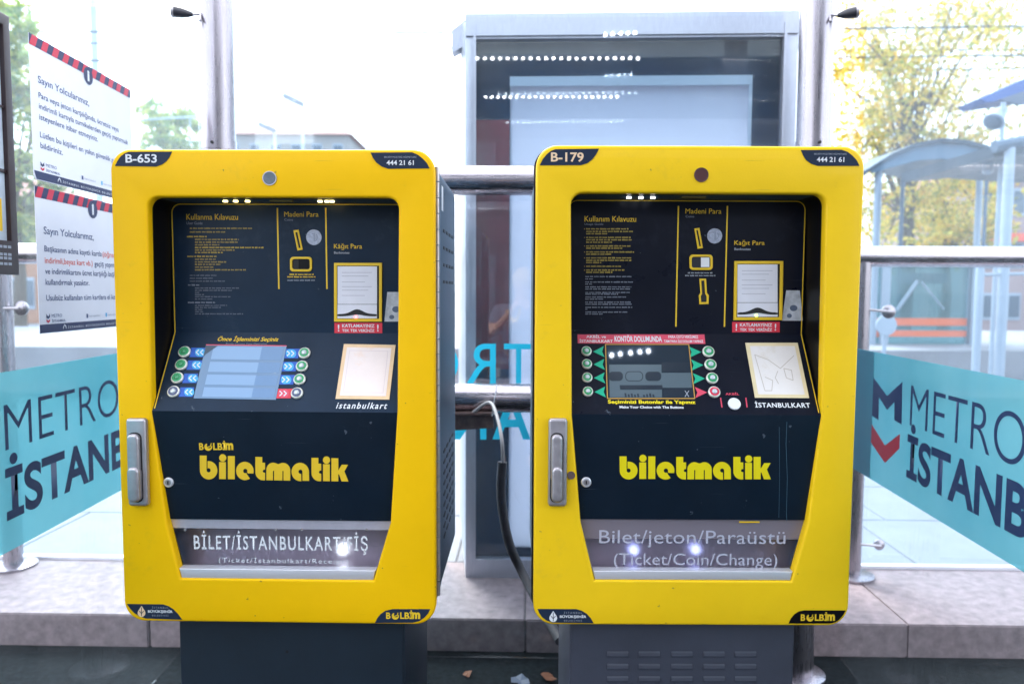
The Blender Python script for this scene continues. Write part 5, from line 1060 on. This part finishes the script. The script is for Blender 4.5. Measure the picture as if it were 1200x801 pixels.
tree('yellowish tree low behind the far shelter glass', 1110, 250, 26, 2.2, 1.6, 36, 110, AUT, 12, .11)

# ---- dry leaves and scraps on the asphalt
def scrap(px, py, sz, m, lab, seedv, name, cat):
    d = ray(px, py); p = EYE + d * ((0.004 - EYE.z) / d.z); rd = random.Random(seedv); a0 = rd.uniform(0, 6)
    pts = [Vector((p.x + sz * r_ * math.cos(a0 + a), p.y + sz * r_ * math.sin(a0 + a), .004 + rd.uniform(0, .35) * sz)) for a, r_ in [(k * .7, rd.uniform(.5, 1)) for k in range(9)]]
    c = Vector((p.x, p.y, .012)); vs = [c] + pts
    tag(link(name, pydata(vs, [(0, i + 1, (i + 1) % 9 + 1) for i in range(9)]), m), lab, cat)
LEAFB = mat('dry_leaf', (.14, .05, .02), .7, var=.3, vscale=60)
scrap(548, 790, .028, LEAFB, 'small brown dry leaf lying below the left machine', 1, 'dry_leaf', 'leaf')
scrap(643, 794, .04, LEAFB, 'reddish brown dry leaf beside the right pedestal', 2, 'dry_leaf', 'leaf')
scrap(610, 799, .05, mat('grey_paper', (.075, .095, .14), .6), 'crumpled grey paper scrap on the asphalt between the pedestals', 3, 'paper_scrap', 'litter')

# ------------------------------------------------------------------ the photographer, seen only as a reflection in the glass
def person():
    t = thing('person', 'person in a grey shirt photographing the machines, reflected in the glass', 'person', (-.06, -.32, 0))
    J = {'pel': (-.06, -.34, .93), 'waist': (-.06, -.33, 1.08), 'chest': (-.06, -.32, 1.27), 'neck': (-.05, -.31, 1.42), 'neck2': (-.04, -.29, 1.50), 'head': (-.03, -.26, 1.60), 'crown': (-.03, -.27, 1.70),
         'shL': (-.25, -.30, 1.37), 'elL': (-.31, -.14, 1.18), 'wrL': (-.11, -.02, 1.40), 'haL': (-.06, .0, 1.46), 'shR': (.13, -.30, 1.37), 'elR': (.20, -.14, 1.18), 'wrR': (.08, -.02, 1.40), 'haR': (.03, 0.0, 1.44),
         'hpL': (-.15, -.34, .90), 'knL': (-.16, -.31, .50), 'anL': (-.17, -.34, .09), 'toL': (-.18, -.18, .04), 'hpR': (.03, -.34, .90), 'knR': (.04, -.31, .50), 'anR': (.05, -.34, .09), 'toR': (.06, -.18, .04)}
    rad = {'pel': .13, 'waist': .125, 'chest': .15, 'neck': .075, 'neck2': .055, 'head': .095, 'crown': .07, 'shL': .065, 'elL': .042, 'wrL': .028, 'haL': .035, 'shR': .065, 'elR': .042, 'wrR': .028, 'haR': .035,
           'hpL': .09, 'knL': .06, 'anL': .042, 'toL': .035, 'hpR': .09, 'knR': .06, 'anR': .042, 'toR': .035}
    E = [('pel', 'waist'), ('waist', 'chest'), ('chest', 'neck'), ('neck', 'neck2'), ('neck2', 'head'), ('head', 'crown'), ('chest', 'shL'), ('shL', 'elL'), ('elL', 'wrL'), ('wrL', 'haL'), ('chest', 'shR'), ('shR', 'elR'), ('elR', 'wrR'), ('wrR', 'haR'),
         ('pel', 'hpL'), ('hpL', 'knL'), ('knL', 'anL'), ('anL', 'toL'), ('pel', 'hpR'), ('hpR', 'knR'), ('knR', 'anR'), ('anR', 'toR')]
    def skin(name, keys, scale, m, root):
        ks = list(keys); me = bpy.data.meshes.new(name); me.from_pydata([J[k] for k in ks], [(ks.index(a), ks.index(b)) for a, b in E if a in ks and b in ks], []); me.update(); me.materials.append(m)
        o = bpy.data.objects.new(name, me); COL.objects.link(o)
        md = o.modifiers.new('skin', 'SKIN'); md.use_smooth_shade = True
        for k, sv in zip(ks, me.skin_vertices[0].data): r_ = rad[k] * scale.get(k, scale.get('*', 1)); sv.radius = (r_, r_); sv.use_root = (k == root)
        o.modifiers.new('sub', 'SUBSURF').levels = 2; o.modifiers['sub'].render_levels = 2
        bpy.context.view_layer.update(); m2 = bpy.data.meshes.new_from_object(o.evaluated_get(bpy.context.evaluated_depsgraph_get())); bpy.data.objects.remove(o)
        return link(name, m2, m, t, smooth=True)
    skin('body', list(J), {}, mat('skin', (.45, .27, .20), .5), 'pel')
    skin('shirt', ['pel', 'waist', 'chest', 'neck', 'shL', 'elL', 'shR', 'elR'], {'*': 1.14, 'elL': 1.25, 'elR': 1.25, 'neck': 1.0}, mat('grey_shirt', (.12, .15, .22), .8), 'pel') if 0 else None
    J2 = dict(J); J['elL'] = tuple(Vector(J['shL']).lerp(Vector(J['elL']), .7)); J['elR'] = tuple(Vector(J['shR']).lerp(Vector(J['elR']), .7))
    skin('shirt', ['pel', 'waist', 'chest', 'neck', 'shL', 'elL', 'shR', 'elR'], {'*': 1.13, 'elL': 1.5, 'elR': 1.5, 'neck': 1.02}, mat('grey_shirt', (.12, .15, .22), .8), 'pel')
    J.update(J2)
    skin('jeans', ['pel', 'hpL', 'knL', 'anL', 'hpR', 'knR', 'anR'], {'*': 1.16}, mat('blue_jeans', (.04, .07, .14), .85), 'pel')
    hm = bpy.data.meshes.new('h'); bm = bmesh.new(); bmesh.ops.create_uvsphere(bm, u_segments=20, v_segments=14, radius=1); bm.to_mesh(hm); bm.free()
    hm.transform(Matrix.Translation((-.03, -.285, 1.645)) @ Matrix.Diagonal((.098, .105, .115, 1))); link('hair', hm, mat('blond_hair', (.42, .27, .10), .6, var=.3, vscale=60), t, smooth=True)
    for sx, base in ((-1, Vector((-.06, 0, 1.46))), (1, Vector((.03, 0, 1.44)))):
        for k in range(4): a = base + Vector((sx * -.0 + 0, .02, .03 - .018 * k)); link('finger', tube([a, a + Vector((-sx * .03 * -1 * -1, .03, .004)), a + Vector((-sx * .055, .02, .0))], [.010, .009, .007], 10), MATS['skin'], t)
        link('thumb', tube([base + Vector((0, -.01, -.02)), base + Vector((-sx * .03, -.005, -.03)), base + Vector((-sx * .05, .0, -.025))], [.012, .011, .008], 10), MATS['skin'], t)
    link('strap', tube(smooth_path([Vector((-.17, -.17, 1.39)), Vector((-.11, -.16, 1.30)), Vector((-.07, -.14, 1.34)), Vector((-.05, -.05, 1.45))]), .014, 8), YPRINT, t)
person()

bpy.data.objects.remove(TXTO)
